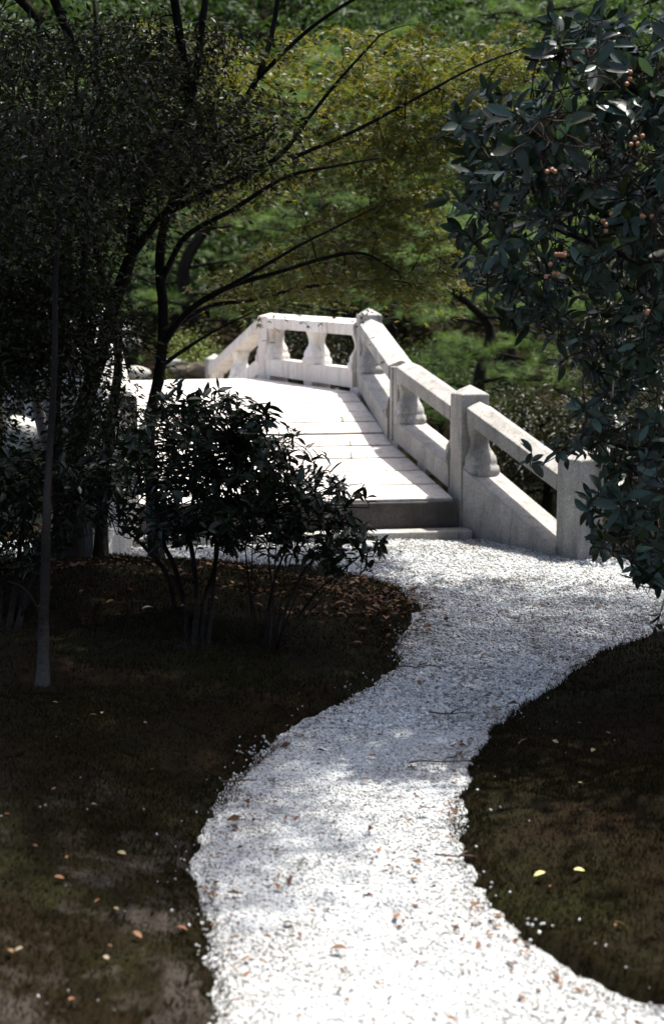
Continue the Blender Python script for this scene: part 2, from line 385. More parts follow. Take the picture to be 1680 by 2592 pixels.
# moss shoots on the beds
bag = Bag()
bl_v = np.array([(-.10, 0, 0), (.10, 0, 0), (0, .35, 1)], float); bl_f = np.array([(0, 1, 2)])
for n, y0, y1, s0 in ((420000, 2.8, 5.4, .015), (160000, 5.4, 9.2, .022)):
    x = -2.8 + 5.6 * rng.random(n); y = y0 + (y1 - y0) * rng.random(n)
    vis = np.abs(x / y) < .28; x, y = x[vis], y[vis]
    sd = path_sd(x, y); dens = .45 + .55 * sstep(-.2, .5, vnoise(x, y, .35, 11))
    dens = np.where(sd < .12, 1, dens)
    sd = sd + .018 * vnoise(x, y, .22, 15)
    creep = (sd > -.10) & (rng.random(len(x)) < .30 * np.exp(np.minimum(sd, 0) / .03) * sstep(-.1, .4, vnoise(x, y, .12, 31)))
    k = ((sd > -.012) | creep) & (rng.random(len(x)) < dens); x, y = x[k], y[k]; K = len(x)
    th = rng.random(K) * 6.28; ax = np.stack([np.cos(th), np.sin(th), np.zeros(K)], 1)
    R = frames(ax, np.tile([0, 0, 1.], (K, 1)) + .5 * rng.normal(size=(K, 3)))
    bag.add(*stamp(bl_v, bl_f, R, np.stack([x, y, np.maximum(height(x, y), -.004) - .003], 1), s0 * (.5 + rng.random(K))))
tag(link('moss', bag.mesh('moss'), M['moss_blade']), 'dark olive moss and short turf over both garden beds', 'moss', kind='stuff')

def surf(px, py):
    x, y = gnd(px, py, .05); xa = np.array([x]); ya = np.array([y])
    if path_sd(xa, ya)[0] < 0:
        x, y = gnd(px, py, .0); return Vector((x, y, .018))
    z = float(height(xa, ya)[0]); 
    for _ in range(4):
        z = float(height(np.array([x]), np.array([y]))[0]); x, y = gnd(px, py, z)
    return Vector((x, y, z + .02))
# ------------------------------------------------------------------ stone bridge
bridge = empty('stone_bridge', (-.3, 10.1, 0))
tag(bridge, 'pale granite footbridge with low balustrades climbing over the pond', 'bridge')
def chamfer_mesh(name, v, f, off=.008):
    bm = bmesh.new(); vs = [bm.verts.new(p) for p in v]
    for q in f: bm.faces.new([vs[i] for i in q])
    bmesh.ops.recalc_face_normals(bm, faces=bm.faces)
    if off: bmesh.ops.bevel(bm, geom=list(bm.edges), offset=off, segments=2, affect='EDGES', profile=.6)
    me = bpy.data.meshes.new(name); bm.to_mesh(me); bm.free(); return me
def prism(name, p0, p1, prof, m, parent, off=.008, ends=(1.0, 1.0)):
    """profile (side, up) swept from p0 to p1 with plumb ends"""
    p0, p1 = Vector(p0), Vector(p1); d = (p1 - p0); d.z = 0; d.normalize(); s = Vector((d.y, -d.x, 0)); n = len(prof)
    v = [p0 + s * a + Vector((0, 0, b_)) for a, b_ in prof] + [p1 + s * a + Vector((0, 0, b_)) for a, b_ in prof]
    f = [tuple(range(n)), tuple(range(2 * n - 1, n - 1, -1))] + [(i, (i + 1) % n, n + (i + 1) % n, n + i) for i in range(n)]
    return local(link(name, chamfer_mesh(name, v, f, off), m), parent if parent.parent is None else parent) if False else place(link(name, chamfer_mesh(name, v, f, off), m), parent)
def place(o, parent):
    o.parent = parent
    root = parent if parent.parent is None else parent.parent
    o.matrix_parent_inverse = Matrix.Translation(-Vector(root.location))
    return o
def lerp(a, b_, t): return Vector(a).lerp(Vector(b_), t)
# deck edges (right, left) with heights
R_ = [(.896, 10.125, .265), (.52, 11.55, .535), (.22, 13.35, .875), (-.78, 15.2, .93), (-1.62, 17.7, .33)]
L_ = [(-1.404, 9.765, .265), (-1.62, 11.2, .535), (-1.95, 12.72, .875), (-2.9, 14.35, .93), (-3.75, 16.9, .33)]
def along(poly_, n_per):
    out = []
    for i, n in enumerate(n_per):
        for k in range(n): out.append(lerp(poly_[i], poly_[i + 1], k / n))
    out.append(Vector(poly_[-1])); return out
ra = along(R_, [4, 5, 5, 7]); la = along(L_, [4, 5, 5, 7])
for i in range(len(ra) - 1):
    g = .020; r0, r1 = ra[i].lerp(ra[i + 1], g / .37), ra[i].lerp(ra[i + 1], 1 - g / .37 * random.uniform(.2, 1.6))
    l0, l1 = la[i].lerp(la[i + 1], g / .37), la[i].lerp(la[i + 1], 1 - g / .37 * random.uniform(.2, 1.6))
    dz = Vector((0, 0, random.uniform(-.005, .005))); th = Vector((0, 0, .14))
    top = [r0 + dz, l0 + dz, l1 + dz, r1 + dz]
    v = top + [p - th for p in top]
    f = [(0, 1, 2, 3), (7, 6, 5, 4), (0, 4, 5, 1), (1, 5, 6, 2), (2, 6, 7, 3), (3, 7, 4, 0)]
    place(link('deck_slab', chamfer_mesh('deck_slab', v, f, .010), M['slab']), bridge)
# girders under the deck
for side in (.12, .5, .88):
    for i in range(4):
        a = lerp(R_[i], L_[i], side); b_ = lerp(R_[i + 1], L_[i + 1], side)
        prism('girder', a - Vector((0, 0, .15)), b_ - Vector((0, 0, .15)), [(-.14, 0), (.14, 0), (.14, -.24), (-.14, -.24)], M['granite'], bridge)
# piers in the pond
for i in (2, 3):
    for side in (.12, .88):
        p = lerp(R_[i], L_[i], side)
        prism('pier', (p.x, p.y - .13, -1.1), (p.x, p.y + .13, -1.1), [(-.14, 0), (.14, 0), (.14, p.z + 1.1 - .40), (-.14, p.z + 1.1 - .40)], M['granite'], bridge)
# foot of the bridge: abutment riser and a low step
def across(r, l, z0, z1, depth, ext=0.0, name='step', m=None):
    r = Vector((*r, 0)); l = Vector((*l, 0)); d = (r - l).normalized(); r = r + d * ext; l = l - d * ext
    n = Vector((-d.y, d.x, 0))
    if n.y < 0: n = -n
    v = [r, l, l + n * depth, r + n * depth]; v = [p + Vector((0, 0, z1)) for p in v] + [p + Vector((0, 0, z0)) for p in v]
    f = [(0, 1, 2, 3), (7, 6, 5, 4), (0, 4, 5, 1), (1, 5, 6, 2), (2, 6, 7, 3), (3, 7, 4, 0)]
    return place(link(name, chamfer_mesh(name, v, f, .012), m or M['granite']), bridge)
across((.91, 10.152), (-1.39, 9.792), -.15, .118, .5, .02, 'abutment')
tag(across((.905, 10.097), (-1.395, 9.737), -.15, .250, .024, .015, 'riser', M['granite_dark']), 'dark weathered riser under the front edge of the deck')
tag(across((1.02, 9.915), (-1.45, 9.555), -.15, .057, .193, 0, 'step'), 'low half buried step at the foot of the bridge')

# balustrades
RAIL = .112; CURB = .21; HW = .112
def baluster_mesh(name, h, half=False, wscale=1.0):
    prof = [(0, .265), (.03, .29), (.12, .30), (.20, .285), (.235, .245), (.27, .25), (.36, .235), (.46, .18), (.54, .125), (.63, .105), (.74, .12), (.84, .155), (.92, .185), (1.0, .19)]
    sides = 16; v = []; f = []
    for t, w_ in prof:
        dp = .16 + (w_ - .105) * .55
        for k in range(sides):
            a = 2 * math.pi * k / sides; c, s_ = math.cos(a), math.sin(a)
            e = .55
            x = math.copysign(abs(c) ** e, c) * w_ / 2 * wscale; y = math.copysign(abs(s_) ** e, s_) * dp / 2
            if half: x = max(x, 0)
            v.append((x, y, t * h))
    n = len(prof)
    for i in range(n - 1):
        for k in range(sides):
            a = i * sides + k; b_ = i * sides + (k + 1) % sides
            f.append((a, b_, b_ + sides, a + sides))
    return fast_mesh(name, v, f)
def add_baluster(p, dirv, h, half, m, rail):
    me = baluster_mesh('baluster', h, half); o = link('baluster', me, m, smooth=True)
    bm = bmesh.new(); bm.from_mesh(me); bmesh.ops.holes_fill(bm, edges=[e for e in bm.edges if e.is_boundary]); bm.to_mesh(me); bm.free()
    me.polygons.foreach_set('use_smooth', [len(q.vertices) == 4 for q in me.polygons])
    a = math.atan2(dirv[1], dirv[0])
    place(o, rail); o.location = p; o.rotation_euler = (0, 0, a); return o
def post(p, zb, zt, ang, rail, m, w_=.22, cap=.07, label=None):
    h = w_ / 2; ca, sa = math.cos(ang), math.sin(ang)
    def q(a, b_, z): return Vector((p[0] + a * ca - b_ * sa, p[1] + a * sa + b_ * ca, z))
    v = [q(-h, -h, zb), q(h, -h, zb), q(h, h, zb), q(-h, h, zb), q(-h, -h, zt), q(h, -h, zt), q(h, h, zt), q(-h, h, zt), q(0, 0, zt + cap)]
    f = [(3, 2, 1, 0), (0, 1, 5, 4), (1, 2, 6, 5), (2, 3, 7, 6), (3, 0, 4, 7), (4, 5, 8), (5, 6, 8), (6, 7, 8), (7, 4, 8)]
    o = place(link('post', chamfer_mesh('post', v, f, .010), m), rail)
    if label: o['label'] = label
    return o
rprof = [(-HW, 0), (HW, 0), (HW, RAIL), (0, RAIL + .045), (-HW, RAIL)]
def bay(rail, a, b_, za, zb, m, curb_drop=(0, 0), nbal=1, halfs=(True, True), feet=True, mc=None):
    """one bay from node a to node b_: za, zb deck heights at its ends"""
    a = Vector((a[0], a[1], za)); b_ = Vector((b_[0], b_[1], zb))
    d = b_ - a; dl = Vector((d.x, d.y, 0)); L = dl.length; dl.normalize()
    top = .54
    prism('handrail', a + dl * .112 + Vector((0, 0, top)) + d * (.112 / L) * Vector((0, 0, 1)).z * 0, b_ - dl * .112 + Vector((0, 0, top)), rprof, m, rail)
    cz = .035 if feet else -.05
    prism('curb', a + dl * .112 + Vector((0, 0, 0)), b_ - dl * .112, [(-HW - .01, cz - curb_drop[0]), (HW + .01, cz - curb_drop[0]), (HW + .01, CURB), (-HW - .01, CURB)], m, rail)
    if feet:
        for t in (.04, .5, .96):
            p = a.lerp(b_, t)
            prism('curb_foot', p - dl * .09 + Vector((0, 0, -.05)), p + dl * .09 + Vector((0, 0, -.05)), [(-HW + .004, 0), (HW - .004, 0), (HW - .004, .09), (-HW + .004, .09)], m, rail, .005)
    h = top - CURB
    def zat(s): return a.lerp(b_, s / L)
    def drop(pt): return (pt.x, pt.y, pt.z + CURB - .02)
    if halfs[0]: add_baluster(drop(zat(.108)), (dl.x, dl.y), h + .05, True, m, rail)
    if halfs[1]: add_baluster(drop(zat(L - .108)), (-dl.x, -dl.y), h + .05, True, m, rail)
    for k in range(nbal):
        t = (k + 1) / (nbal + 1)
        add_baluster(drop(zat(L * t)), (dl.x, dl.y), h + .05, False, m, rail)
def ang(a, b_): return math.atan2(b_[1] - a[1], b_[0] - a[0])
def wing(rail, w_, mnode, zw, zm, m):
    """the flared end panel: its curb runs down into the gravel"""
    a = Vector((mnode[0], mnode[1], zm)); b_ = Vector((w_[0], w_[1], zw)); dl = b_ - a; dl.z = 0; L = dl.length; dl.normalize()
    prism('handrail', a + dl * .112 + Vector((0, 0, .54)), b_ - dl * .112 + Vector((0, 0, .405)), rprof, m, rail)
    s = Vector((dl.y, -dl.x, 0)); hw = HW + .03
    A, B = a + dl * .112, b_ - dl * .08
    v = []
    for sg in (-1, 1):
        v += [A + s * sg * hw + Vector((0, 0, CURB)), B + s * sg * hw + Vector((0, 0, .02)), Vector((*(B + s * sg * hw).xy, -.12)), Vector((*(A + s * sg * hw).xy, -.12))]
    f = [(0, 1, 2, 3), (7, 6, 5, 4), (0, 4, 5, 1), (1, 5, 6, 2), (2, 6, 7, 3), (3, 7, 4, 0)]
    place(link('curb', chamfer_mesh('curb', v, f, .012), m), rail)
    for s_, half, sign in ((.108, True, 1),):
        p = a.lerp(b_, s_ / L); base = CURB + (.02 - CURB) * s_ / L; tp = .54 - .135 * s_ / L
        add_baluster((p.x, p.y, p.z + base - .03), (dl.x * sign, dl.y * sign), tp - base + .06, half, m, rail)
# right balustrade
rr = empty('balustrade', bridge.location); rr.parent = bridge; rr.matrix_parent_inverse = Matrix.Translation(-Vector(bridge.location))
rr['label'] = 'right balustrade with one post at each change of slope'
W, Mn, J, C, D, E = (1.665, 9.22), (1.02, 10.27), (.60, 11.60), (.355, 13.40), (-.665, 15.25), (-1.50, 17.75)
zM, zJ, zC, zD, zE = .285, .535, .875, .93, .33
post(W, -.15, .655, ang(W, Mn), rr, M['granite'], label='end post flared away from the path')
post(Mn, -.15, 1.03, ang(Mn, J), rr, M['granite'])
post(C, zC - .5, 1.61, ang(J, C), rr, M['granite'])
post(D, zD - .5, 1.60, ang(C, D), rr, M['granite_sunlit'], cap=.035)
post(E, -.3, 1.06, ang(D, E), rr, M['granite'], .2)
wing(rr, W, Mn, .03, zM, M['granite'])
# the long bay is two lengths of stone meeting at a joint
bay(rr, Mn, J, zM, zJ, M['granite'], nbal=0, halfs=(True, True))
bay(rr, J, C, zJ, zC, M['granite'], nbal=0, halfs=(True, True))
dJ = (Vector(J) - Vector(Mn)).normalized(); dC = (Vector(C) - Vector(J)).normalized()
for nd, sgn in ((dJ, -1), (dC, 1)):
    p = Vector(J) + nd * sgn * .066
    prism('joint_stub', (p.x - nd.x * .048, p.y - nd.y * .048, zJ), (p.x + nd.x * .048, p.y + nd.y * .048, zJ), [(-HW + .012, .02), (HW - .012, .02), (HW - .012, .54 + RAIL - .006), (-HW + .012, .54 + RAIL - .006)], M['granite'], rr, .006)
bay(rr, C, D, zC, zD, M['granite_sunlit'], nbal=1)
bay(rr, D, E, zD, zE, M['granite_sunlit'], nbal=1)
# left balustrade, mostly behind shrubs and trunks
lr = empty('balustrade', bridge.location); lr.parent = bridge; lr.matrix_parent_inverse = Matrix.Translation(-Vector(bridge.location))
lr['label'] = 'left balustrade half hidden behind the trunks'
W2, M2, J2, C2, D2, E2 = (-1.63, 8.90), (-1.50, 9.86), (-1.74, 11.15), (-2.08, 12.68), (-3.03, 14.3), (-3.88, 16.85)
post(W2, -.15, .60, ang(W2, M2), lr, M['granite'])
post(M2, -.15, 1.03, ang(M2, J2), lr, M['granite'])
post(C2, zC - .5, 1.61, ang(J2, C2), lr, M['granite']); post(D2, zD - .5, 1.66, ang(C2, D2), lr, M['granite']); post(E2, -.3, 1.06, ang(D2, E2), lr, M['granite'])
wing(lr, W2, M2, .03, zM, M['granite'])
bay(lr, M2, C2, zM, zC, M['granite'], nbal=1); bay(lr, C2, D2, zC, zD, M['granite'], nbal=1); bay(lr, D2, E2, zD, zE, M['granite'], nbal=1)

# ------------------------------------------------------------------ rocks by the pond
def rock(p, sx, sy, sz, label, seed, m=None):
    bm = bmesh.new(); bmesh.ops.create_icosphere(bm, subdivisions=3, radius=1)
    r = np.random.default_rng(seed); pl = [Vector(x).normalized() for x in r.normal(size=(14, 3))]; ds = r.uniform(.62, .95, 14)
    for v in bm.verts:
        for n_, d_ in zip(pl, ds):
            k = v.co.dot(n_) - d_
            if k > 0: v.co -= n_ * k * .9
        v.co *= 1 + .03 * math.sin(9 * v.co.x + seed) * math.cos(7 * v.co.y)
        v.co = Vector((v.co.x * sx, v.co.y * sy, v.co.z * sz))
    me = bpy.data.meshes.new('rock'); bm.to_mesh(me); bm.free()
    o = link('boulder', me, m or M['rock']); o.location = p; o.rotation_euler = (0, 0, seed * 1.3)
    tag(o, label, 'rock', 'boulders along the pond'); return o
rock(at(62, 1105, 13.0),   .24, .2, .24, 'pale boulder left of the bridge beside the leaning pale trunk', 3)
rock(at(340, 945, 18.2), .22, .2, .10, 'low pale rock just above the left end of the deck edge', 5)
rock(at(440, 918, 19.0), .26, .2, .07, 'flat pale rock to the right of the thin maple trunk', 8)
rock(at(325, 868, 20.0), .2, .2, .10, 'small pale rock between the trunks above the low rock', 11)
rock(at(300, 835, 21.5), .26, .2, .10, 'farthest pale rock seen between the dark trunks', 14)
rock(at(500, 940, 18.8),   .4, .3, .14, 'dark brown rock behind the far end post of the bridge', 17, M['rock_brown'])

# ------------------------------------------------------------------ trees and shrubs
LF, LFf = leaf_t(); LV = [leaf_t(.34, .10, .12), leaf_t(.40, .16, .34), leaf_t(.31, .05, -.08), leaf_t(.37, .2, .55)]
LC, LCf = leaf_t(fine=False); MV, MF = maple_t()
def jitter_curve(p0, p1, n=4, amp=.06, sag=0.0):
    p0 = np.array(p0, float); p1 = np.array(p1, float); L = np.linalg.norm(p1 - p0)
    pts = [p0 + (p1 - p0) * t + rng.normal(size=3) * amp * L * (0 < t < 1) + np.array([0, 0, sag * L * 4 * t * (1 - t)]) for t in np.linspace(0, 1, n)]
    return catmull(pts, 4)
def inpoly(px, py, P):
    P = np.array(P); ins = False; j = len(P) - 1
    for i in range(len(P)):
        if (P[i][1] > py) != (P[j][1] > py) and px < (P[j][0] - P[i][0]) * (py - P[i][1]) / (P[j][1] - P[i][1]) + P[i][0]: ins = not ins
        j = i
    return ins
def sample_region(P, n, d0, d1):
    P_ = np.array(P); out = []
    while len(out) < n:
        px = rng.uniform(P_[:, 0].min(), P_[:, 0].max()); py = rng.uniform(P_[:, 1].min(), P_[:, 1].max())
        if inpoly(px, py, P): out.append(np.array(at(px, py, rng.uniform(d0, d1))))
    return np.array(out)
def box_pts(n, c, r):
    out = []
    while len(out) < n:
        p = rng.uniform(-1, 1, 3)
        if p @ p < 1: out.append(np.array(c) + p * np.array(r))
    return np.array(out)
def gap_pts(n, c, r, hole, hr):
    p = box_pts(n, c, r); return p[np.linalg.norm(p[:, :2] - np.array(hole), axis=1) > hr]
def nearest_on(branches, p):
    best = None
    for b_ in branches:
        d = np.linalg.norm(b_ - p, axis=1); i = d.argmin()
        if best is None or d[i] < best[0]: best = (d[i], b_[i])
    return best[1]
def crown_leaves(bag, centres, per, rad, tv, tf, size, flat=.35, droop=.2, up=.8, jit=.35):
    """leaves clustered round each twig end; flat < 1 makes level sprays"""
    K = len(centres) * per
    c = np.repeat(np.array(centres), per, axis=0)
    off = rng.normal(size=(K, 3)) * np.array([1, 1, flat]) * rad * .6
    off[:, 2] -= droop * (off[:, 0] ** 2 + off[:, 1] ** 2) / rad
    ax = off * np.array([1, 1, .3]) + rng.normal(size=(K, 3)) * rad * .45; ax[:, 2] -= .25 * rad
    nr = np.tile([0, 0, up], (K, 1)) + rng.normal(size=(K, 3)) * jit
    bag.add(*stamp(tv, tf, frames(ax, nr), c + off, size * rng.uniform(.65, 1.25, K)))
def twigs(bag, centres, branches, r0=.006, r1=.002, sides=3, amp=.06, every=1):
    pool = np.concatenate([np.asarray(b_) for b_ in branches]); cs = np.array(centres[::every])
    cs = cs[np.argsort([np.linalg.norm(pool - c, axis=1).min() for c in cs])]
    for c in cs:
        d = np.linalg.norm(pool - c, axis=1); p = pool[d.argmin()]
        P = jitter_curve(p, c, 4, amp, .03); bag.add(*tube(P, r0, r1, sides)); pool = np.concatenate([pool, P[2:]])
def tree(name, loc, label, cat, group=None):
    return tag(empty(name, loc), label, cat, group)
def limb(name, pts, r0, r1, m, parent, sides=8, n=6, wob=.15):
    P = catmull(pts, n); V, Fc = tube(P, r0, r1, sides, wob, .9 if name == 'trunk' else (.3 if name == 'stem' else 0))
    return place(link(name, fast_mesh(name, V, Fc), m, smooth=True), parent), P
def part_mesh(name, bag, m, parent, kind=None, smooth=False):
    if name in ('twigs', 'branches'): kind = 'stuff'
    o = place(link(name, bag.mesh(name), m, smooth=smooth), parent)
    if kind: o['kind'] = kind
    return o

# --- maple whose long limbs reach over the bridge
mb = gnd(400, 1450)
t = tree('maple_tree', (mb[0], mb[1], .05), 'slender maple with long limbs of olive leaves arching over the bridge', 'tree')
o, trunk = limb('trunk', [(mb[0], mb[1], -.05), at(385, 1250, 8.75), at(378, 1080, 8.75), at(405, 940, 8.8), at(413, 800, 8.85), at(405, 650, 8.9), at(425, 540, 8.95), at(470, 440, 9.0), at(560, 330, 9.0), at(650, 200, 9.0), at(700, 20, 9.0), at(720, -250, 9.0)], .046, .014, M['bark_dark'], t)
br = [trunk]
specs = [([at(412, 870, 8.82), at(470, 795, 8.8), at(560, 735, 8.75), at(700, 690, 8.7), at(900, 640, 8.7), at(1010, 690, 8.7)], .026, .006),
         ([at(440, 830, 8.82), at(530, 775, 9.0), at(640, 760, 9.1), at(800, 722, 9.2), at(1010, 712, 9.2), at(1110, 760, 9.2)], .018, .004),
         ([at(412, 925, 8.82), at(460, 890, 8.85), at(540, 840, 8.9), at(640, 790, 8.95)], .016, .004),
         ([at(520, 760, 8.78), at(640, 690, 8.6), at(760, 620, 8.5), at(860, 570, 8.45), at(960, 520, 8.4)], .016, .004),
         ([at(415, 700, 8.9), at(470, 600, 8.7), at(590, 530, 8.6), at(720, 450, 8.5), at(850, 420, 8.5), at(960, 400, 8.5)], .022, .005),
         ([at(430, 535, 8.95), at(560, 470, 8.9), at(700, 400, 8.9), at(780, 300, 8.9), at(860, 200, 8.9), at(960, 90, 8.9)], .024, .006),
         ([at(740, 400, 8.9), at(900, 330, 8.8), at(1050, 250, 8.7), at(1200, 170, 8.6), at(1330, 120, 8.5)], .014, .004),
         ([at(470, 440, 9.0), at(420, 330, 9.2), at(440, 200, 9.3), at(500, 60, 9.3), at(560, -150, 9.3)], .02, .006),
         ([at(650, 200, 9.0), at(800, 60, 8.8), at(1000, -60, 8.6), at(1200, -150, 8.4)], .016, .005)]
for pts, r0, r1 in specs:
    o, P = limb('branch', pts, r0, r1, M['bark_dark'], t, 7); br.append(P)
regA = [(340, 60), (1340, 60), (1340, 190), (1180, 300), (1090, 420), (1140, 560), (1060, 560), (860, 470), (700, 500), (600, 560), (480, 520), (360, 420)]
regB = [(520, 700), (700, 600), (860, 520), (1060, 500), (1130, 600), (1150, 680), (1110, 770), (950, 720), (800, 742), (640, 745), (560, 760)]
regC = [(880, 120), (1340, 120), (1330, 190), (1170, 320), (1080, 430), (960, 420), (930, 300)]
cA = sample_region(regA, 150, 8.8, 10.2); cB = sample_region(regB, 75, 8.7, 9.9); cC = sample_region(regC, 60, 8.8, 10.0)
cT = box_pts(25, (-.9, 8.6, 4.6), (1.9, 1.2, 1.0))
cen = np.concatenate([cA, cB, cC, cT])
bag = Bag(); twigs(bag, cen, br, .006, .0015); part_mesh('twigs', bag, M['bark_dark'], t)
bag = Bag(); crown_leaves(bag, cen, 85, .17, MV, MF, .036, .14, .45, 1.0, .32); part_mesh('crown', bag, M['leaf_maple'], t, 'stuff')

# --- dark evergreen clump on the left: several stems, one crown
eb = gnd(205, 1455)
t = tree('evergreen_tree', (eb[0], eb[1], .05), 'dark many-stemmed evergreen tree filling the upper left', 'tree')
stems = [([(eb[0] - .05, eb[1], -.05), at(190, 1250, 8.7), at(200, 1080, 8.7), at(255, 900, 8.7), at(285, 780, 8.7), at(330, 650, 8.6), at(345, 520, 8.5), at(390, 400, 8.4), at(480, 260, 8.3), at(520, 0, 8.2)], .065, .02),
         ([(eb[0] - .12, eb[1] + .1, -.05), at(150, 1250, 8.8), at(140, 1050, 8.9), at(150, 850, 8.9), at(135, 600, 8.9), at(90, 350, 8.9), at(100, 50, 8.9)], .05, .015),
         ([(eb[0] + .1, eb[1] + .15, -.05), at(262, 1200, 8.9), at(290, 1020, 8.95), at(298, 880, 9.0), at(262, 720, 9.0), at(235, 540, 9.0), at(250, 300, 9.0), at(240, 0, 9.0)], .04, .012),
         ([at(200, 1080, 8.7), at(225, 950, 8.5), at(210, 760, 8.4), at(215, 560, 8.3), at(180, 380, 8.2), at(200, 150, 8.1)], .035, .01),
         ([at(330, 650, 8.6), at(400, 560, 8.5), at(480, 470, 8.4), at(560, 380, 8.3), at(680, 330, 8.2)], .03, .008)]
br = []
for i, (pts, r0, r1) in enumerate(stems):
    o, P = limb('trunk' if i < 3 else 'branch', pts, r0, r1, M['bark_dark'], t, 8); br.append(P)
o, P = limb('trunk', [(eb[0] - .3, eb[1] + .6, -.05), at(128, 1180, 9.4), at(100, 1050, 9.4), at(78, 930, 9.4), at(50, 780, 9.4), at(60, 560, 9.4)], .05, .02, M['bark_grey'], t)
o['label'] = 'pale leaning trunk at the left'; br.append(P)
regE = [(-120, 40), (620, 40), (760, 300), (700, 420), (560, 470), (450, 500), (380, 640), (260, 720), (330, 780), (240, 900), (120, 960), (-120, 1000)]
regE2 = [(-120, 60), (520, 60), (640, 330), (420, 430), (300, 560), (200, 700), (60, 760), (-120, 760)]
regE3 = [(-120, 250), (640, 250), (700, 380), (480, 480), (330, 500), (100, 640), (-120, 640)]
c1 = sample_region(regE, 120, 7.7, 9.6); c2 = sample_region(regE2, 135, 7.6, 9.8); c3 = sample_region(regE3, 95, 7.6, 9.5)
cT = np.concatenate([box_pts(260, (-2.2, 6.4, 4.6), (2.3, 2.5, 1.2))])
c4 = sample_region([(-120, 780), (150, 800), (330, 760), (300, 1000), (330, 1180), (100, 1250), (-120, 1250)], 120, 7.5, 8.7)
c5 = sample_region([(-120, 680), (240, 680), (300, 800), (250, 920), (-120, 920)], 70, 7.6, 8.8)
def pix(p): return 840 + F * p[0] / p[1], 800 - F * (p[2] - EYE) / p[1]
c4 = np.array([p for p in c4 if not (-20 < pix(p)[0] < 150 and 1000 < pix(p)[1] < 1190)])
c3 = np.concatenate([c3, c4, c5])
cen = np.concatenate([c1, c2, c3, cT])
ob = [catmull([at(200, 150, 8.1), (-1.7, 7.2, 4.0), (-1.5, 6.0, 4.4), (-1.3, 4.8, 4.5)], 6), catmull([at(480, 260, 8.3), (-.9, 7.3, 4.0), (-.8, 6.4, 4.5), (-.6, 5.7, 4.7)], 6), catmull([at(100, 50, 8.9), (-2.6, 7.8, 4.2), (-3.2, 6.8, 4.6), (-3.4, 5.4, 4.6)], 6)]
bag = Bag()
for P in ob: bag.add(*tube(P, .03, .01, 6))
br += ob
twigs(bag, cen, br, .007, .002); part_mesh('twigs', bag, M['bark_dark'], t)
bag = Bag(); crown_leaves(bag, np.concatenate([c1, c2, c3]), 110, .20, LC, LCf, .048, .5, .2, .6, .6)
crown_leaves(bag, cT, 100, .30, LC, LCf, .085, .6, .15, .7, .6)
part_mesh('crown', bag, M['leaf_ever'], t, 'stuff')

# --- whorled leathery leaves: tree on the right, shrubs on the left
def whorls(tips, dirs, nleaf, length, spread=(50, 85), droop=.1):
    """leaf frames round each twig tip -> R, pos, size arrays"""
    Rs, Ps, Ss = [], [], []
    for p, d in zip(tips, dirs):
        d = d / np.linalg.norm(d); ref = np.array([0, 0, 1.]) if abs(d[2]) < .9 else np.array([1., 0, 0])
        a = np.cross(d, ref); a /= np.linalg.norm(a); b_ = np.cross(d, a); ph = rng.random() * 6.28
        for k in range(nleaf):
            th = ph + k * 2.4 + rng.normal() * .35; el = math.radians(rng.uniform(*spread) + rng.normal() * 12)
            rad = math.cos(th) * a + math.sin(th) * b_
            ax = math.cos(el) * d + math.sin(el) * rad + np.array([0, 0, -droop]); nr = d * math.sin(el) - rad * math.cos(el) + np.array([0, 0, .35]) + rng.normal(size=3) * .25
            Ps.append(p - d * rng.uniform(0, .10) * length / .09); Rs.append(frames(ax[None], nr[None])[0]); Ss.append(length * rng.uniform(.5, 1.2))
    return np.array(Rs), np.array(Ps), np.array(Ss)
def stamp_var(bag, Rm, P, S, idx):
    for k, (v, f) in enumerate(LV):
        ii = idx[k::4]
        if len(ii): bag.add(*stamp(v, f, Rm[ii], P[ii], S[ii]))
def leaf_meshes(m):
    out = []
    for v, f in LV:
        me = fast_mesh('leaf', v, f); me.materials.append(m); out.append(me)
    return out
def leaf_objects(idx, Rm, P, S, me, parent, root_loc):
    for i in idx:
        o = bpy.data.objects.new('leaf', me[i % 4]); col.objects.link(o)
        mt = Matrix(((Rm[i] * S[i]).tolist())).to_4x4(); mt.translation = Vector(P[i])
        o.parent = parent; o.matrix_parent_inverse = Matrix.Translation(-Vector(root_loc)); o.matrix_basis = mt

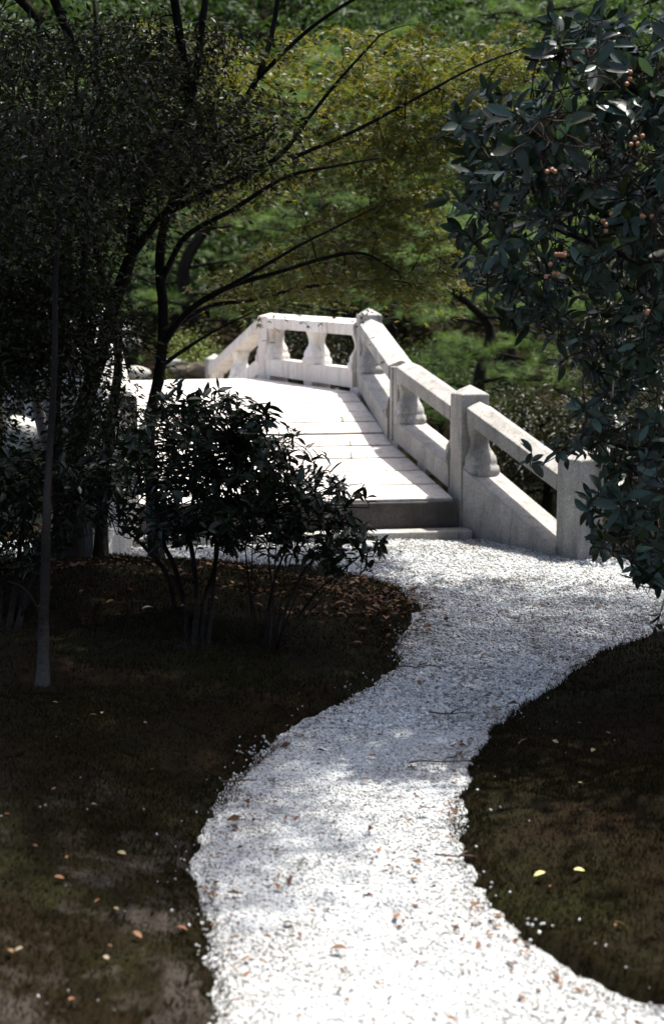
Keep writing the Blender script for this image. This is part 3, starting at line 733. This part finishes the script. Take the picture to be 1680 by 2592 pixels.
rt_loc = (2.35, 6.1, .08)
t = tree('broadleaf_tree', rt_loc, 'broad-leaved evergreen tree with orange berries hanging in from the right', 'tree')
o, trunk = limb('trunk', [(2.35, 6.1, -.05), (2.3, 6.05, .8), (2.42, 6.1, 1.8), (2.35, 6.3, 3.0), (2.5, 6.6, 4.2), (2.4, 6.9, 5.6), (2.5, 7.5, 7.2), (2.4, 8.0, 8.8)], .13, .04, M['bark_dark'], t, 10)
br = [trunk]
for pts in ([(2.38, 6.1, 1.5), (2.0, 5.9, 1.9), (1.5, 5.7, 2.3), (1.05, 5.6, 2.55), (.75, 5.6, 2.6)], [(2.4, 6.2, 2.1), (1.9, 5.7, 2.6), (1.4, 5.3, 2.8), (1.0, 5.3, 2.9)],
            [(2.34, 6.07, 1.1), (1.9, 5.8, 1.5), (1.4, 5.7, 1.75), (.9, 5.7, 1.95)], [(2.3, 6.05, .8), (1.95, 5.8, .95), (1.55, 5.6, 1.0), (1.15, 5.6, 1.08)],
            [(2.32, 6.05, .6), (1.9, 5.6, .75), (1.55, 5.4, .7), (1.25, 5.3, .55)], [(2.4, 6.9, 5.6), (1.8, 7.3, 6.8), (1.1, 7.8, 7.8), (.2, 8.2, 8.5)],
            [(2.45, 7.2, 6.4), (2.0, 8.0, 7.4), (1.6, 9.0, 8.2), (1.2, 9.8, 8.6)], [(2.45, 7.2, 6.4), (3.0, 7.2, 7.4), (3.8, 7.6, 8.2), (4.6, 8.0, 8.6)], [(2.5, 7.4, 7.0), (3.0, 8.4, 8.0), (3.4, 9.4, 8.8)]):
    o, P = limb('branch', pts, .035, .008, M['bark_dark'], t, 6); br.append(P)
regR = [(1700, 40), (1400, 40), (1340, 200), (1180, 230), (1140, 330), (1190, 450), (1150, 560), (1190, 690), (1290, 800), (1420, 860), (1480, 960), (1700, 1000)]
regR2 = [(1700, 1000), (1500, 980), (1420, 1080), (1480, 1180), (1560, 1250), (1480, 1330), (1560, 1400), (1640, 1460), (1700, 1540)]
regRt = [(1700, 90), (1480, 90), (1300, 260), (1260, 420), (1450, 520), (1560, 620), (1640, 760), (1700, 760)]
tips = np.concatenate([sample_region(regRt, 60, 5.0, 5.5), sample_region(regR, 380, 5.3, 6.8), sample_region(regR2, 70, 5.0, 5.9), sample_region([(1460, 1080), (1700, 1080), (1700, 1430), (1500, 1400)], 26, 5.6, 6.6)])
extra = np.array([at(1640, 1500, 5.2), at(1600, 1480, 5.25), at(1655, 1600, 5.0), at(1345, 1140, 5.6), at(1400, 1130, 5.6), at(1250, 400, 5.3), at(1340, 640, 5.4), at(1180, 420, 5.6)])
tips = np.concatenate([extra, tips])
dirs = np.stack([rng.normal(-.35, .45, len(tips)), rng.normal(-.45, .4, len(tips)), rng.normal(.25, .45, len(tips))], 1)
dirs[:3] = [(-.3, -.2, -.9), (-.5, -.2, -.6), (-.3, -.2, -.9)]
Rm, P, S = whorls(tips, dirs, 8, .088); S[8 * len(extra):8 * (len(extra) + 60)] *= 1.3
rt_top = np.concatenate([gap_pts(640, (2.3, 8.05, 8.5), (3.2, 2.35, 1.3), (2.85, 6.6), .75), box_pts(60, (2.9, 6.6, 3.4), (1.3, 1.4, 1.2)), box_pts(60, (2.7, 5.5, 2.4), (.8, 1.1, 1.1)), box_pts(50, (2.5, 5.2, 3.6), (.8, 1.2, .5))])
bag = Bag(); pool = np.concatenate(br)
for i in np.argsort([np.linalg.norm(pool - c, axis=1).min() for c in tips]):
    c, d = tips[i], dirs[i]; p = pool[np.linalg.norm(pool - c, axis=1).argmin()]; dn = d / np.linalg.norm(d); q = c - dn * .10
    W_ = catmull([p, p * .5 + q * .5 + rng.normal(size=3) * .03, q, c], 4); pool = np.concatenate([pool, W_[3:-2]])
    bag.add(*tube(W_, .0034, .0018, 4))
part_mesh('twigs', bag, M['twig_red'], t)
bag = Bag(); twigs(bag, rt_top, br, .008, .003); part_mesh('twigs', bag, M['bark_dark'], t)
dist = P[:, 1] + np.where(np.abs(P[:, 0] / P[:, 1]) > .235, 50, 0); order = np.argsort(dist)
near, rest = order[:300], order[300:]
bag = Bag(); stamp_var(bag, Rm, P, S, rest); crown_leaves(bag, rt_top, 85, .30, LC, LCf, .10, .7, .1, .7, .5)
cr = part_mesh('crown', bag, M['leaf_right'], t, 'stuff')
lm = leaf_meshes(M['leaf_right'])
leaf_objects(near, Rm, P, S, lm, cr, rt_loc)
# berries
bm = bmesh.new(); bmesh.ops.create_icosphere(bm, subdivisions=2, radius=.0085); bme = bpy.data.meshes.new('berry'); bm.to_mesh(bme); bm.free(); bme.materials.append(M['berry'])
for px, py, d, n in ((1415, 640, 5.1, 6), (1530, 560, 5.15, 5), (1395, 430, 5.0, 3), (1610, 350, 5.0, 4), (1635, 540, 5.1, 3), (1400, 690, 5.1, 4), (1255, 530, 5.4, 2), (1640, 800, 5.0, 2), (1600, 210, 5.0, 3)):
    for k in range(n):
        o = bpy.data.objects.new('berry', bme); col.objects.link(o); place(o, t); o.location = at(px, py, d) + Vector(rng.normal(size=3) * .014)
        bag = None

def shrub(base, stems, tips, label, leaf_len, nleaf, nobj, name='shrub', leafm='leaf_shrub', group=None, dirbias=(0, -.1, .6), bark='bark_dark', spread=(50, 85)):
    t = tree(name, base, label, 'shrub', group); br = []
    for pts, r0, r1 in stems:
        o, P = limb('stem', pts, r0, r1, M[bark], t, 6); br.append(P)
    dirs = np.tile(dirbias, (len(tips), 1)) + rng.normal(size=(len(tips), 3)) * .45
    dirs += (tips - np.array([base[0], base[1], .5])) * .5
    bag = Bag()
    for c, d in zip(tips, dirs):
        p = nearest_on(br, c); dn = d / np.linalg.norm(d); q = c - dn * .08
        bag.add(*tube(catmull([p, p * .5 + q * .5 + rng.normal(size=3) * .02, q, c], 3), .0045, .002, 3))
    part_mesh('twigs', bag, M[bark], t)
    Rm, P, S = whorls(tips, dirs, nleaf, leaf_len, spread, .15)
    order = np.argsort(P[:, 1]); near, rest = order[:nobj], order[nobj:]
    bag = Bag(); stamp_var(bag, Rm, P, S, rest); cr = part_mesh('crown', bag, M[leafm], t, 'stuff')
    if nobj:
        leaf_objects(near, Rm, P, S, leaf_meshes(M[leafm]), cr, base)
    return t
# main shrub in front of the bridge
b1 = surf(480, 1640)
B = np.array((b1[0], b1[1], 0.02))
def stem(px0, pts, d0, r0=.016, r1=.006):
    g = at(px0, 1645, b1[1]); g.z = b1.z - .04
    return ([g] + [at(x, y, d) for x, y, d in pts], r0, r1)
stems = [stem(450, [(445, 1560, 6.65), (425, 1460, 6.6), (380, 1400, 6.6), (340, 1360, 6.6), (300, 1330, 6.6)], 0), stem(470, [(470, 1540, 6.7), (440, 1430, 6.7), (415, 1370, 6.7), (420, 1250, 6.7), (440, 1120, 6.7)], 0, .02),
         stem(490, [(500, 1520, 6.65), (490, 1420, 6.7), (480, 1330, 6.7), (500, 1200, 6.7), (520, 1050, 6.7)], 0, .018), stem(512, [(520, 1520, 6.7), (545, 1430, 6.75), (560, 1300, 6.8), (600, 1180, 6.8), (640, 1080, 6.8)], 0), stem(525, [(540, 1500, 6.6), (550, 1330, 6.5), (560, 1200, 6.5), (600, 1120, 6.5)], 0, .012)]
regS = [(360, 1060), (400, 1000), (470, 985), (560, 990), (640, 1000), (700, 1040), (730, 1090), (740, 1140), (700, 1260), (620, 1370), (480, 1370), (340, 1340), (300, 1240), (310, 1120)]
tips = np.concatenate([sample_region(regS, 400, 5.9, 6.8), np.array([at(660, 1025, 6.6), at(555, 985, 6.6), at(505, 985, 6.6), at(410, 990, 6.7), at(730, 1075, 6.6)])])
shrub((b1[0], b1[1], b1.z), stems, tips, 'large dark shrub with bare stems, in front of the bridge steps', .068, 8, 300)
# lower shrub to its right with thin fanning stems
b2 = surf(690, 1640)
def stem2(px0, pts, r0=.009, r1=.003):
    g = at(px0, 1640, b2[1]); g.z = b2.z - .04
    return ([g] + [at(x, y, d) for x, y, d in pts], r0, r1)
stems = [stem2(655, [(640, 1560, 6.6), (630, 1480, 6.6), (620, 1380, 6.6)]), stem2(670, [(680, 1540, 6.6), (700, 1450, 6.6), (740, 1350, 6.6), (760, 1260, 6.6)]), stem2(690, [(720, 1550, 6.6), (760, 1460, 6.6), (820, 1380, 6.6), (860, 1320, 6.6)]),
         stem2(700, [(750, 1570, 6.6), (800, 1500, 6.6), (860, 1450, 6.6), (930, 1390, 6.6)]), stem2(680, [(690, 1500, 6.7), (680, 1400, 6.8), (700, 1300, 6.8)])]
regS2 = [(690, 1080), (760, 1110), (800, 1150), (850, 1200), (920, 1240), (900, 1300), (960, 1370), (920, 1420), (840, 1440), (760, 1400), (640, 1370), (640, 1250)]
tips = np.concatenate([sample_region(regS2, 170, 5.9, 6.6), np.array([at(960, 1385, 6.5), at(810, 1140, 6.6), at(790, 1160, 6.6), at(870, 1215, 6.6), at(915, 1250, 6.6), at(955, 1365, 6.4)])])
shrub((b2[0], b2[1], b2.z), stems, tips, 'lower loose shrub with thin fanned stems beside the path bend', .072, 6, 200, spread=(45, 80))
# shrub at the left edge of the picture
b3 = surf(20, 1600)
stems = [([(b3[0] + dx, b3[1], b3.z - .04), at(x1, 1480, 6.9), at(x2, 1320, 6.9), at(x3, 1180, 6.9)], .02, .006) for dx, x1, x2, x3 in ((0, 40, 60, 90), (.04, 75, 150, 250), (-.05, 0, -20, -30))]
regS3 = [(-120, 1130), (60, 1120), (170, 1160), (280, 1130), (330, 1200), (310, 1330), (200, 1320), (120, 1420), (0, 1480), (-120, 1500)]
tips = sample_region(regS3, 330, 6.5, 7.6)
shrub((b3[0], b3[1], b3.z), stems, tips, 'dark shrub at the left edge, behind the slim pale-footed sapling', .058, 8, 200)
# sapling with a pale foot
b4 = surf(108, 1735)
t = tree('sapling', (b4[0], b4[1], b4.z), 'slim sapling with a pale foot standing alone at left', 'tree')
o, P1 = limb('trunk', [(b4[0], b4[1], b4.z - .05), at(111, 1600, b4[1] + .03), at(116, 1450, b4[1] + .1), at(119, 1300, b4[1] + .2), at(126, 1150, 6.3), at(138, 950, 6.4), at(142, 700, 6.5), at(160, 400, 6.5)], .024, .010, M['bark_sapling'], t, 8)
o, P2 = limb('branch', [at(112, 1620, 6.1), at(95, 1540, 6.1), at(60, 1490, 6.1), at(20, 1470, 6.1)], .009, .003, M['bark_dark'], t, 5)
tips = sample_region([(-40, 60), (330, 60), (380, 350), (250, 560), (60, 640), (-40, 640)], 50, 6.1, 7.0)
bag = Bag(); twigs(bag, tips, [P1[-14:]], .005, .002); part_mesh('twigs', bag, M['bark_dark'], t)
bag = Bag(); crown_leaves(bag, tips, 60, .17, LC, LCf, .05, .6, .15, .6, .6); part_mesh('crown', bag, M['leaf_ever'], t, 'stuff')
# dark shrub beyond the end post on the right
b5 = (2.35, 9.4)
stems = [([(b5[0] + dx, b5[1], -.05), (b5[0] + dx * 2, b5[1] - .1, .4), (b5[0] + dx * 5, b5[1] - .1, .9)], .02, .006) for dx in (-.1, -.03, .06, .12)]
tips = box_pts(170, (2.45, 9.35, .75), (.75, .6, .62))
shrub((b5[0], b5[1], 0), stems, tips, 'dark rounded shrub just right of the bridge end post', .075, 8, 120)

# --- pines and trees on the far bank
NV = np.array([(-.010, 0, 0), (.010, 0, 0), (0, 1, -.08)], float); NF = np.array([(0, 1, 2)])
def needle_tufts(bag, centres, per, length, wide=1.0):
    K = len(centres) * per; c = np.repeat(np.array(centres), per, axis=0)
    ax = unit(K); ax[:, 2] = np.abs(ax[:, 2]) * .8 - .15; ax += np.repeat(rng.normal(size=(len(centres), 3)) * .4, per, axis=0)
    tv = NV * np.array([wide, 1, 1])
    bag.add(*stamp(tv, NF, frames(ax, unit(K)), c + rng.normal(size=(K, 3)) * .02, length * rng.uniform(.7, 1.2, K)))
def pine(x, y, h, label, pads, seed, z0=.2, lo=.15, spread=1.6):
    r = random.Random(seed); t = tree('pine_tree', (x, y, z0), label, 'tree', 'trees beyond the bridge')
    pts = [(x + r.uniform(-.15, .15) * i, y + r.uniform(-.1, .1) * i, z0 - .3 + (h + .3) * i / 5) for i in range(6)]
    o, P = limb('trunk', pts, .05 + .018 * h, .03, M['bark_dark'], t, 8); br = [P]; cents = []; bag = Bag()
    for k in range(pads):
        z = lo + (h - lo) * (k + .5) / pads; a = k * 2.4 + r.uniform(-.5, .5); L = spread * (1.15 - .6 * z / h) * r.uniform(.7, 1.15)
        p0 = P[min(len(P) - 1, int(z / h * (len(P) - 1)))]; p1 = p0 + np.array([math.cos(a) * L, math.sin(a) * L, r.uniform(-.15, .25)])
        bag.add(*tube(jitter_curve(p0, p1, 4, .05, .05), .03, .008, 5))
        for j in range(22):
            s = .25 + .85 * r.random(); q = p0 + (p1 - p0) * s + np.array([r.gauss(0, .22) * L / 1.5, r.gauss(0, .22) * L / 1.5, abs(r.gauss(.02, .09))])
            cents.append(q); bag.add(*tube(np.array([p0 + (p1 - p0) * min(1, s * .85), q]), .008, .003, 3))
    part_mesh('branches', bag, M['bark_dark'], t)
    bag = Bag(); needle_tufts(bag, cents, 70, .15, 1.5); part_mesh('crown', bag, M['needle'], t, 'stuff')
    return t
pine(1.75, 16.6, 3.0, 'low pine with bright needles just behind the sloping handrail', 18, 1, -.2, .5, 1.7)
pine(3.6, 17.4, 4.2, 'bushy pine right of the handrail, under the dark broad leaves', 22, 2, .1, .5, 2.0)
pine(.2, 20.5, 5.2, 'tall pine straight above the crown of the bridge', 24, 3, .3, 1.4, 2.0)
pine(-2.0, 21.5, 5.5, 'pine behind the maple limbs, left of the bridge crown', 24, 4, .3, 1.4, 2.2)
pine(2.7, 22.0, 6.5, 'tall pine behind the two low pines', 24, 5, .4, 1.6, 2.3)
pine(-4.6, 20.0, 5.0, 'pine on the far bank behind the left trunks', 22, 6, .3, .9, 2.0)
def broad(x, y, h, r, label, n, size, m, seed, z0=.3, per=120, cat='tree', name='broadleaf_tree', group='trees beyond the bridge'):
    t = tree(name, (x, y, z0), label, cat, group); br = []
    o, P = limb('trunk', [(x, y, z0 - .3), (x + .1, y, z0 + h * .25), (x - .05, y + .1, z0 + h * .5), (x + .1, y, z0 + h * .85)], .04 + .015 * h, .03, M['bark_dark'], t, 8); br.append(P)
    c = box_pts(n, (x, y, z0 + h * .58), (r, r, h * .46))
    bag = Bag(); twigs(bag, c, br, .02, .004, 3, .05, 2); part_mesh('branches', bag, M['bark_dark'], t)
    bag = Bag(); crown_leaves(bag, c, per, .34 * r / 1.5 + .1, LC, LCf, size, .55, .2, .8, .5); part_mesh('crown', bag, M[m], t, 'stuff')
    return t
broad(-1.9, 19.2, 1.1, .55, 'small yellow-green bush beside the far end of the bridge', 40, .05, 'leaf_gold', 1, .25, 90, 'shrub', 'garden_shrub', 'shrubs on the far bank')
broad(-3.6, 24.5, 7.0, 2.4, 'leafy tree on the far bank behind the left trunks', 110, .11, 'leaf_wood', 2)
broad(1.0, 25.5, 7.5, 2.5, 'leafy tree rising behind the middle pine', 110, .11, 'leaf_wood', 3)
broad(5.0, 25.0, 8.0, 2.6, 'leafy tree behind the berry tree at upper right', 110, .11, 'leaf_wood', 4)
broad(-7.2, 23.5, 7.0, 2.6, 'leafy tree at the far left of the bank', 100, .11, 'leaf_wood', 5)
broad(3.3, 13.4, 2.3, 1.1, 'low dark bush on the pond bank beyond the right balustrade', 150, .06, 'leaf_ever', 6, -.5, 110, 'shrub', 'garden_shrub', 'shrubs on the far bank')
broad(4.6, 16.0, 4.0, 1.6, 'dark evergreen on the right bank behind the berry tree', 160, .08, 'leaf_ever', 16, -.2)
broad(2.2, 14.6, 1.3, .7, 'small dark bush between the handrail and the low pine', 70, .06, 'leaf_ever', 17, -.5, 110, 'shrub', 'garden_shrub', 'shrubs on the far bank')
broad(1.5, 18.6, 1.3, .8, 'rounded bush at the water edge under the low pine', 50, .06, 'leaf_wood', 7, .0, 110, 'shrub', 'garden_shrub', 'shrubs on the far bank')
broad(-.4, 18.8, 1.5, .9, 'dark bush seen between the balusters of the crown bay', 50, .06, 'leaf_ever', 8, .1, 110, 'shrub', 'garden_shrub', 'shrubs on the far bank')
broad(-5.0, 17.8, 1.6, 1.0, 'dark bush on the far bank behind the pale leaning trunk', 60, .06, 'leaf_wood', 9, .1, 110, 'shrub', 'garden_shrub', 'shrubs on the far bank')
# the wooded slope behind reads as one mass
K = 260; x = rng.uniform(-14, 14, K); y = rng.uniform(27, 42, K); z = height(x, y)
c = np.concatenate([np.stack([x, y, z + hh], 1) for hh in (.4, 1.6, 2.8)]) + rng.normal(size=(3 * K, 3)) * .5
K = 170; c = np.concatenate([c, np.stack([rng.uniform(-10, 10, K), rng.uniform(-8, -4.5, K), rng.uniform(.3, 7, K)], 1)])
bag = Bag(); crown_leaves(bag, c, 70, 1.0, LC, LCf, .34, .6, .2, .8, .5)
tag(link('wooded_slope', bag.mesh('wooded_slope'), M['leaf_wood']), 'leafy wood closing the garden in, seen as the slope behind the pond', 'wood', kind='stuff')

# ------------------------------------------------------------------ fallen leaves, twigs, weeds
fv, ff = leaf_t(.5, .22, .25, True); fme = {}
for k in ('dead_brown', 'dead_orange', 'dead_pale', 'dead_yellow'):
    me = fast_mesh('fallen_leaf', fv, ff); me.materials.append(M[k]); fme[k] = me
def fallen(p, kind, size, label, group, rot=None):
    o = bpy.data.objects.new('fallen_leaf', fme[kind]); col.objects.link(o)
    o.location = p; o.scale = (size,) * 3
    o.rotation_euler = rot or (random.uniform(-.3, .3) + .12, random.uniform(-.4, .4), random.uniform(0, 6.28))
    tag(o, label, 'leaf', group)
# on the path
WORD = {'dead_brown': 'dark brown', 'dead_orange': 'orange-brown', 'dead_pale': 'pale tan'}
def side(px, a, b_): return 'left part' if px < a else ('right part' if px > b_ else 'middle')
def zone(px, py, kind):
    c = WORD[kind]
    if py < 1440: return f'{c} fallen leaf on the sunlit gravel, {side(px, 1000, 1300)} of the bridge foot', 'leaves at the foot of the bridge'
    if py < 1660: return f'{c} fallen leaf on the {side(px, 1150, 1380)} of the wide gravel before the bridge', 'leaves on the wide gravel'
    if py < 2000: return f'{c} fallen leaf on the {side(px, 820, 1000)} of the shaded path bend', 'leaves on the path bend'
    return f'{c} fallen leaf on the {side(px, 760, 980)} of the bright foreground gravel', 'leaves on the foreground gravel'
P_ = [(560, 1985), (1540, 1645), (1200, 1390), (1145, 1408), (890, 1780), (930, 1925), (1085, 1868), (1255, 1632), (1640, 1575), (1090, 2060), (880, 2420), (1210, 2400), (700, 2250), (1000, 2330), (545, 2146), (1165, 2240), (1320, 1500), (1500, 1460), (1440, 1560), (1100, 1640), (1600, 1525), (760, 2080), (960, 2160), (640, 2480)]
for px, py in P_:
    x, y = gnd(px, py)
    if path_sd(np.array([x]), np.array([y]))[0] < -.02:
        k = random.choice(['dead_brown', 'dead_brown', 'dead_orange'])
        fallen(surf(px, py), k, random.uniform(.026, .045), *zone(px, py, k))
# litter on the bed behind the shrubs and at its tip
for i in range(34):
    px, py = random.uniform(30, 960), random.gauss(1520, 45)
    if py > 1640 or py < 1450: continue
    x, y = gnd(px, py, .08)
    if path_sd(np.array([x]), np.array([y]))[0] > .03:
        k = random.choice(['dead_orange', 'dead_orange', 'dead_brown', 'dead_pale'])
        w_ = 'below the left edge shrub' if px < 330 else ('below the large dark shrub' if px < 640 else 'below the loose lower shrub')
        fallen(surf(px, py), k, random.uniform(.04, .07), f'{WORD[k]} fallen leaf on the bed {w_}, {"farther back" if py < 1530 else "nearer the camera"}', 'leaves fallen under the shrubs')
for px, py, k, lb in ((1000, 1600, 'dead_orange', 'orange-brown leaf lying at the very tip of the left bed'), (1095, 1590, 'dead_orange', 'orange-brown leaf on gravel just right of the left bed tip'), (985, 1545, 'dead_pale', 'pale tan leaf on the left bed just behind its tip'),
                      (1050, 1545, 'dead_pale', 'pale tan leaf on the gravel edge behind the left bed tip'), (975, 1570, 'dead_brown', 'dark brown leaf on the left bed near its tip'), (1140, 1592, 'dead_brown', 'dark brown leaf on gravel farthest right of the left bed tip')):
    fallen(surf(px, py), k, .07, lb, 'leaves at the bed tip')
for i in range(22):
    px, py = random.uniform(10, 560), random.uniform(1780, 2560); x, y = gnd(px, py, .08)
    if path_sd(np.array([x]), np.array([y]))[0] > .05:
        k = random.choice(['dead_pale', 'dead_brown', 'dead_orange'])
        fallen(surf(px, py), k, random.uniform(.014, .03), f'tiny {WORD[k]} leaf on the {"upper" if py < 2050 else ("middle" if py < 2330 else "lowest")} {"left" if px < 260 else "right"} part of the left moss bed', 'dry leaves on the left bed')
for i in range(16):
    px, py = random.uniform(1200, 1670), random.uniform(1680, 2480); x, y = gnd(px, py, .08)
    if path_sd(np.array([x]), np.array([y]))[0] > .05:
        k = random.choice(['dead_pale', 'dead_orange', 'dead_brown'])
        fallen(surf(px, py), k, random.uniform(.014, .03), f'tiny {WORD[k]} leaf on the {"upper" if py < 1950 else ("middle" if py < 2200 else "lowest")} {"left" if px < 1450 else "right"} part of the right moss bed', 'dry leaves on the right bed')
fallen(surf(1350, 2235), 'dead_yellow', .034, 'pale yellow fallen leaf on the right bed, nearer the path of the two', 'yellow leaves', (.5, .2, -1.3))
fallen(surf(1478, 2222), 'dead_yellow', .030, 'pale yellow fallen leaf on the right bed, farther from the path of the two', 'yellow leaves', (.4, -.2, 1.6))
# crumbs of bark and leaf over the gravel
n = 26000; x = rng.uniform(-1.2, 2.4, n); y = 2.9 + 6.9 * rng.random(n); sd = path_sd(x, y)
pr = .10 + .75 * np.exp(sd / .08) * (sd < 0) * (.4 + sstep(-.2, .5, vnoise(x, y, .16, 41))) + .18 * sstep(.1, .6, vnoise(x, y, .4, 21)); k = (sd < -.005) & (rng.random(n) < pr) & (np.abs(x / y) < .27); x, y = x[k], y[k]; K = len(x)
th = rng.random(K) * 6.28; R = frames(np.stack([np.cos(th), np.sin(th), .1 * rng.normal(size=K)], 1), np.tile([0, 0, 1.], (K, 1)) + .3 * rng.normal(size=(K, 3)))
nrm_in = edge_q + nv * (rng.exponential(.05, 14000) * np.where(rng.random(14000) < .5, 1, -1))[:, None]; x2, y2 = nrm_in[:, 0], nrm_in[:, 1]; sd2 = path_sd(x2, y2)
k = (sd2 < 0) & (sd2 > -.2) & (y2 > 2.8) & (y2 < 9.2) & (rng.random(14000) < .5 * sstep(-.1, .5, vnoise(x2, y2, .15, 71))); x2, y2 = x2[k], y2[k]
x = np.concatenate([x, x2]); y = np.concatenate([y, y2]); K = len(x); th = rng.random(K) * 6.28; R = frames(np.stack([np.cos(th), np.sin(th), .1 * rng.normal(size=K)], 1), np.tile([0, 0, 1.], (K, 1)) + .3 * rng.normal(size=(K, 3)))
bag = Bag(); bag.add(*stamp(LC * np.array([1.3, 1, 1]), LCf, R, np.stack([x, y, np.full(K, .014)], 1), rng.uniform(.009, .026, K) * np.where(rng.random(K) < .10, 1.9, 1)))
tag(link('leaf_crumbs', bag.mesh('leaf_crumbs'), M['litter']), 'dark crumbs of bark and dead leaf scattered over the gravel', 'leaf litter', kind='stuff')
# drift of dead leaves under the shrubs and at the tip of the left bed
n = 3000; x = np.concatenate([rng.uniform(-2.4, .5, n), rng.uniform(-.1, .75, 700)]); y = np.concatenate([rng.normal(7.75, .42, n), rng.normal(7.45, .35, 700)]); sd = path_sd(x, y)
k = (sd > -.16 + .1 * rng.random(len(x))) & (sd < 1.2) & (rng.random(len(x)) < .25 + .75 * sstep(-.2, .5, vnoise(x, y, .3, 51))) & (y < 9); x, y, sd = x[k], y[k], sd[k]; K = len(x)
th = rng.random(K) * 6.28; R = frames(np.stack([np.cos(th), np.sin(th), .25 * rng.normal(size=K)], 1), np.tile([0, 0, 1.], (K, 1)) + .45 * rng.normal(size=(K, 3)))
bag = Bag(); bag.add(*stamp(fv, ff, R, np.stack([x, y, np.maximum(height(x, y), .0) + .016], 1), rng.uniform(.012, .045, K)))
tag(link('leaf_litter', bag.mesh('leaf_litter'), M['litter']), 'drift of dull dead leaves under the shrubs and at the tip of the left bed', 'leaf litter', kind='stuff')
def twig(px, py, L, a, label):
    p = surf(px, py); q = p + Vector((math.cos(a) * L, math.sin(a) * L, .004))
    V, Fc = tube(jitter_curve(p + Vector((0, 0, .004)), q, 5, .025, .01), .0035, .002, 5)
    V2, F2 = tube(jitter_curve(p.lerp(q, .5), p.lerp(q, .5) + Vector((math.cos(a + .8) * L * .4, math.sin(a + .8) * L * .4, .012)), 4, .05), .004, .002, 4)
    bag = Bag(); bag.add(V - np.array(p), Fc); bag.add(V2 - np.array(p), F2)
    o = link('twig', bag.mesh('twig'), M['twig']); o.location = p; tag(o, label, 'twig', 'twigs fallen on the path')
twig(1035, 1945, .24, .1, 'dark dry twig on the gravel against the right bed edge')
twig(1085, 1815, .18, -.1, 'thin dark twig across the middle of the shaded gravel')
twig(560, 1995, .12, .1, 'short dry twig poking out of the left bed edge')
twig(1000, 1700, .2, .05, 'dark twig trailing off the tip of the left bed')
twig(1100, 2180, .14, -.2, 'small dry twig low on the right side of the path')
def weed(p, h, n, label):
    bag = Bag(); 
    for i in range(n):
        a = random.uniform(0, 6.28); tip = np.array([math.cos(a) * h * .35, math.sin(a) * h * .35, h * random.uniform(.7, 1.1)])
        bag.add(*tube(catmull([(0, 0, -.01), tip * np.array([.3, .3, .55]), tip], 3), .0025, .001, 3))
        K = 6; pos = np.outer(np.linspace(.35, 1, K), tip); bag.add(*stamp(LC, LCf, frames(unit(K), unit(K)), pos, np.full(K, .018)))
    o = link('weed', bag.mesh('weed'), M['needle']); o.location = p; tag(o, label, 'weed', 'weeds in the deck joints')
def on_deck(k, t): return ra[k].lerp(la[k], t) + Vector((0, 0, -.01))
weed(on_deck(6, .14), .07, 4, 'small weed in the deck joint nearest the crown of the bridge')
weed(on_deck(4, .17), .05, 3, 'tiny weed in the third visible deck joint')
weed(on_deck(3, .21), .11, 4, 'taller weed growing from a deck joint above the shrub')
print('objects', len(bpy.data.objects), 'tris', sum(len(o.data.polygons) for o in bpy.data.objects if o.type == 'MESH'))
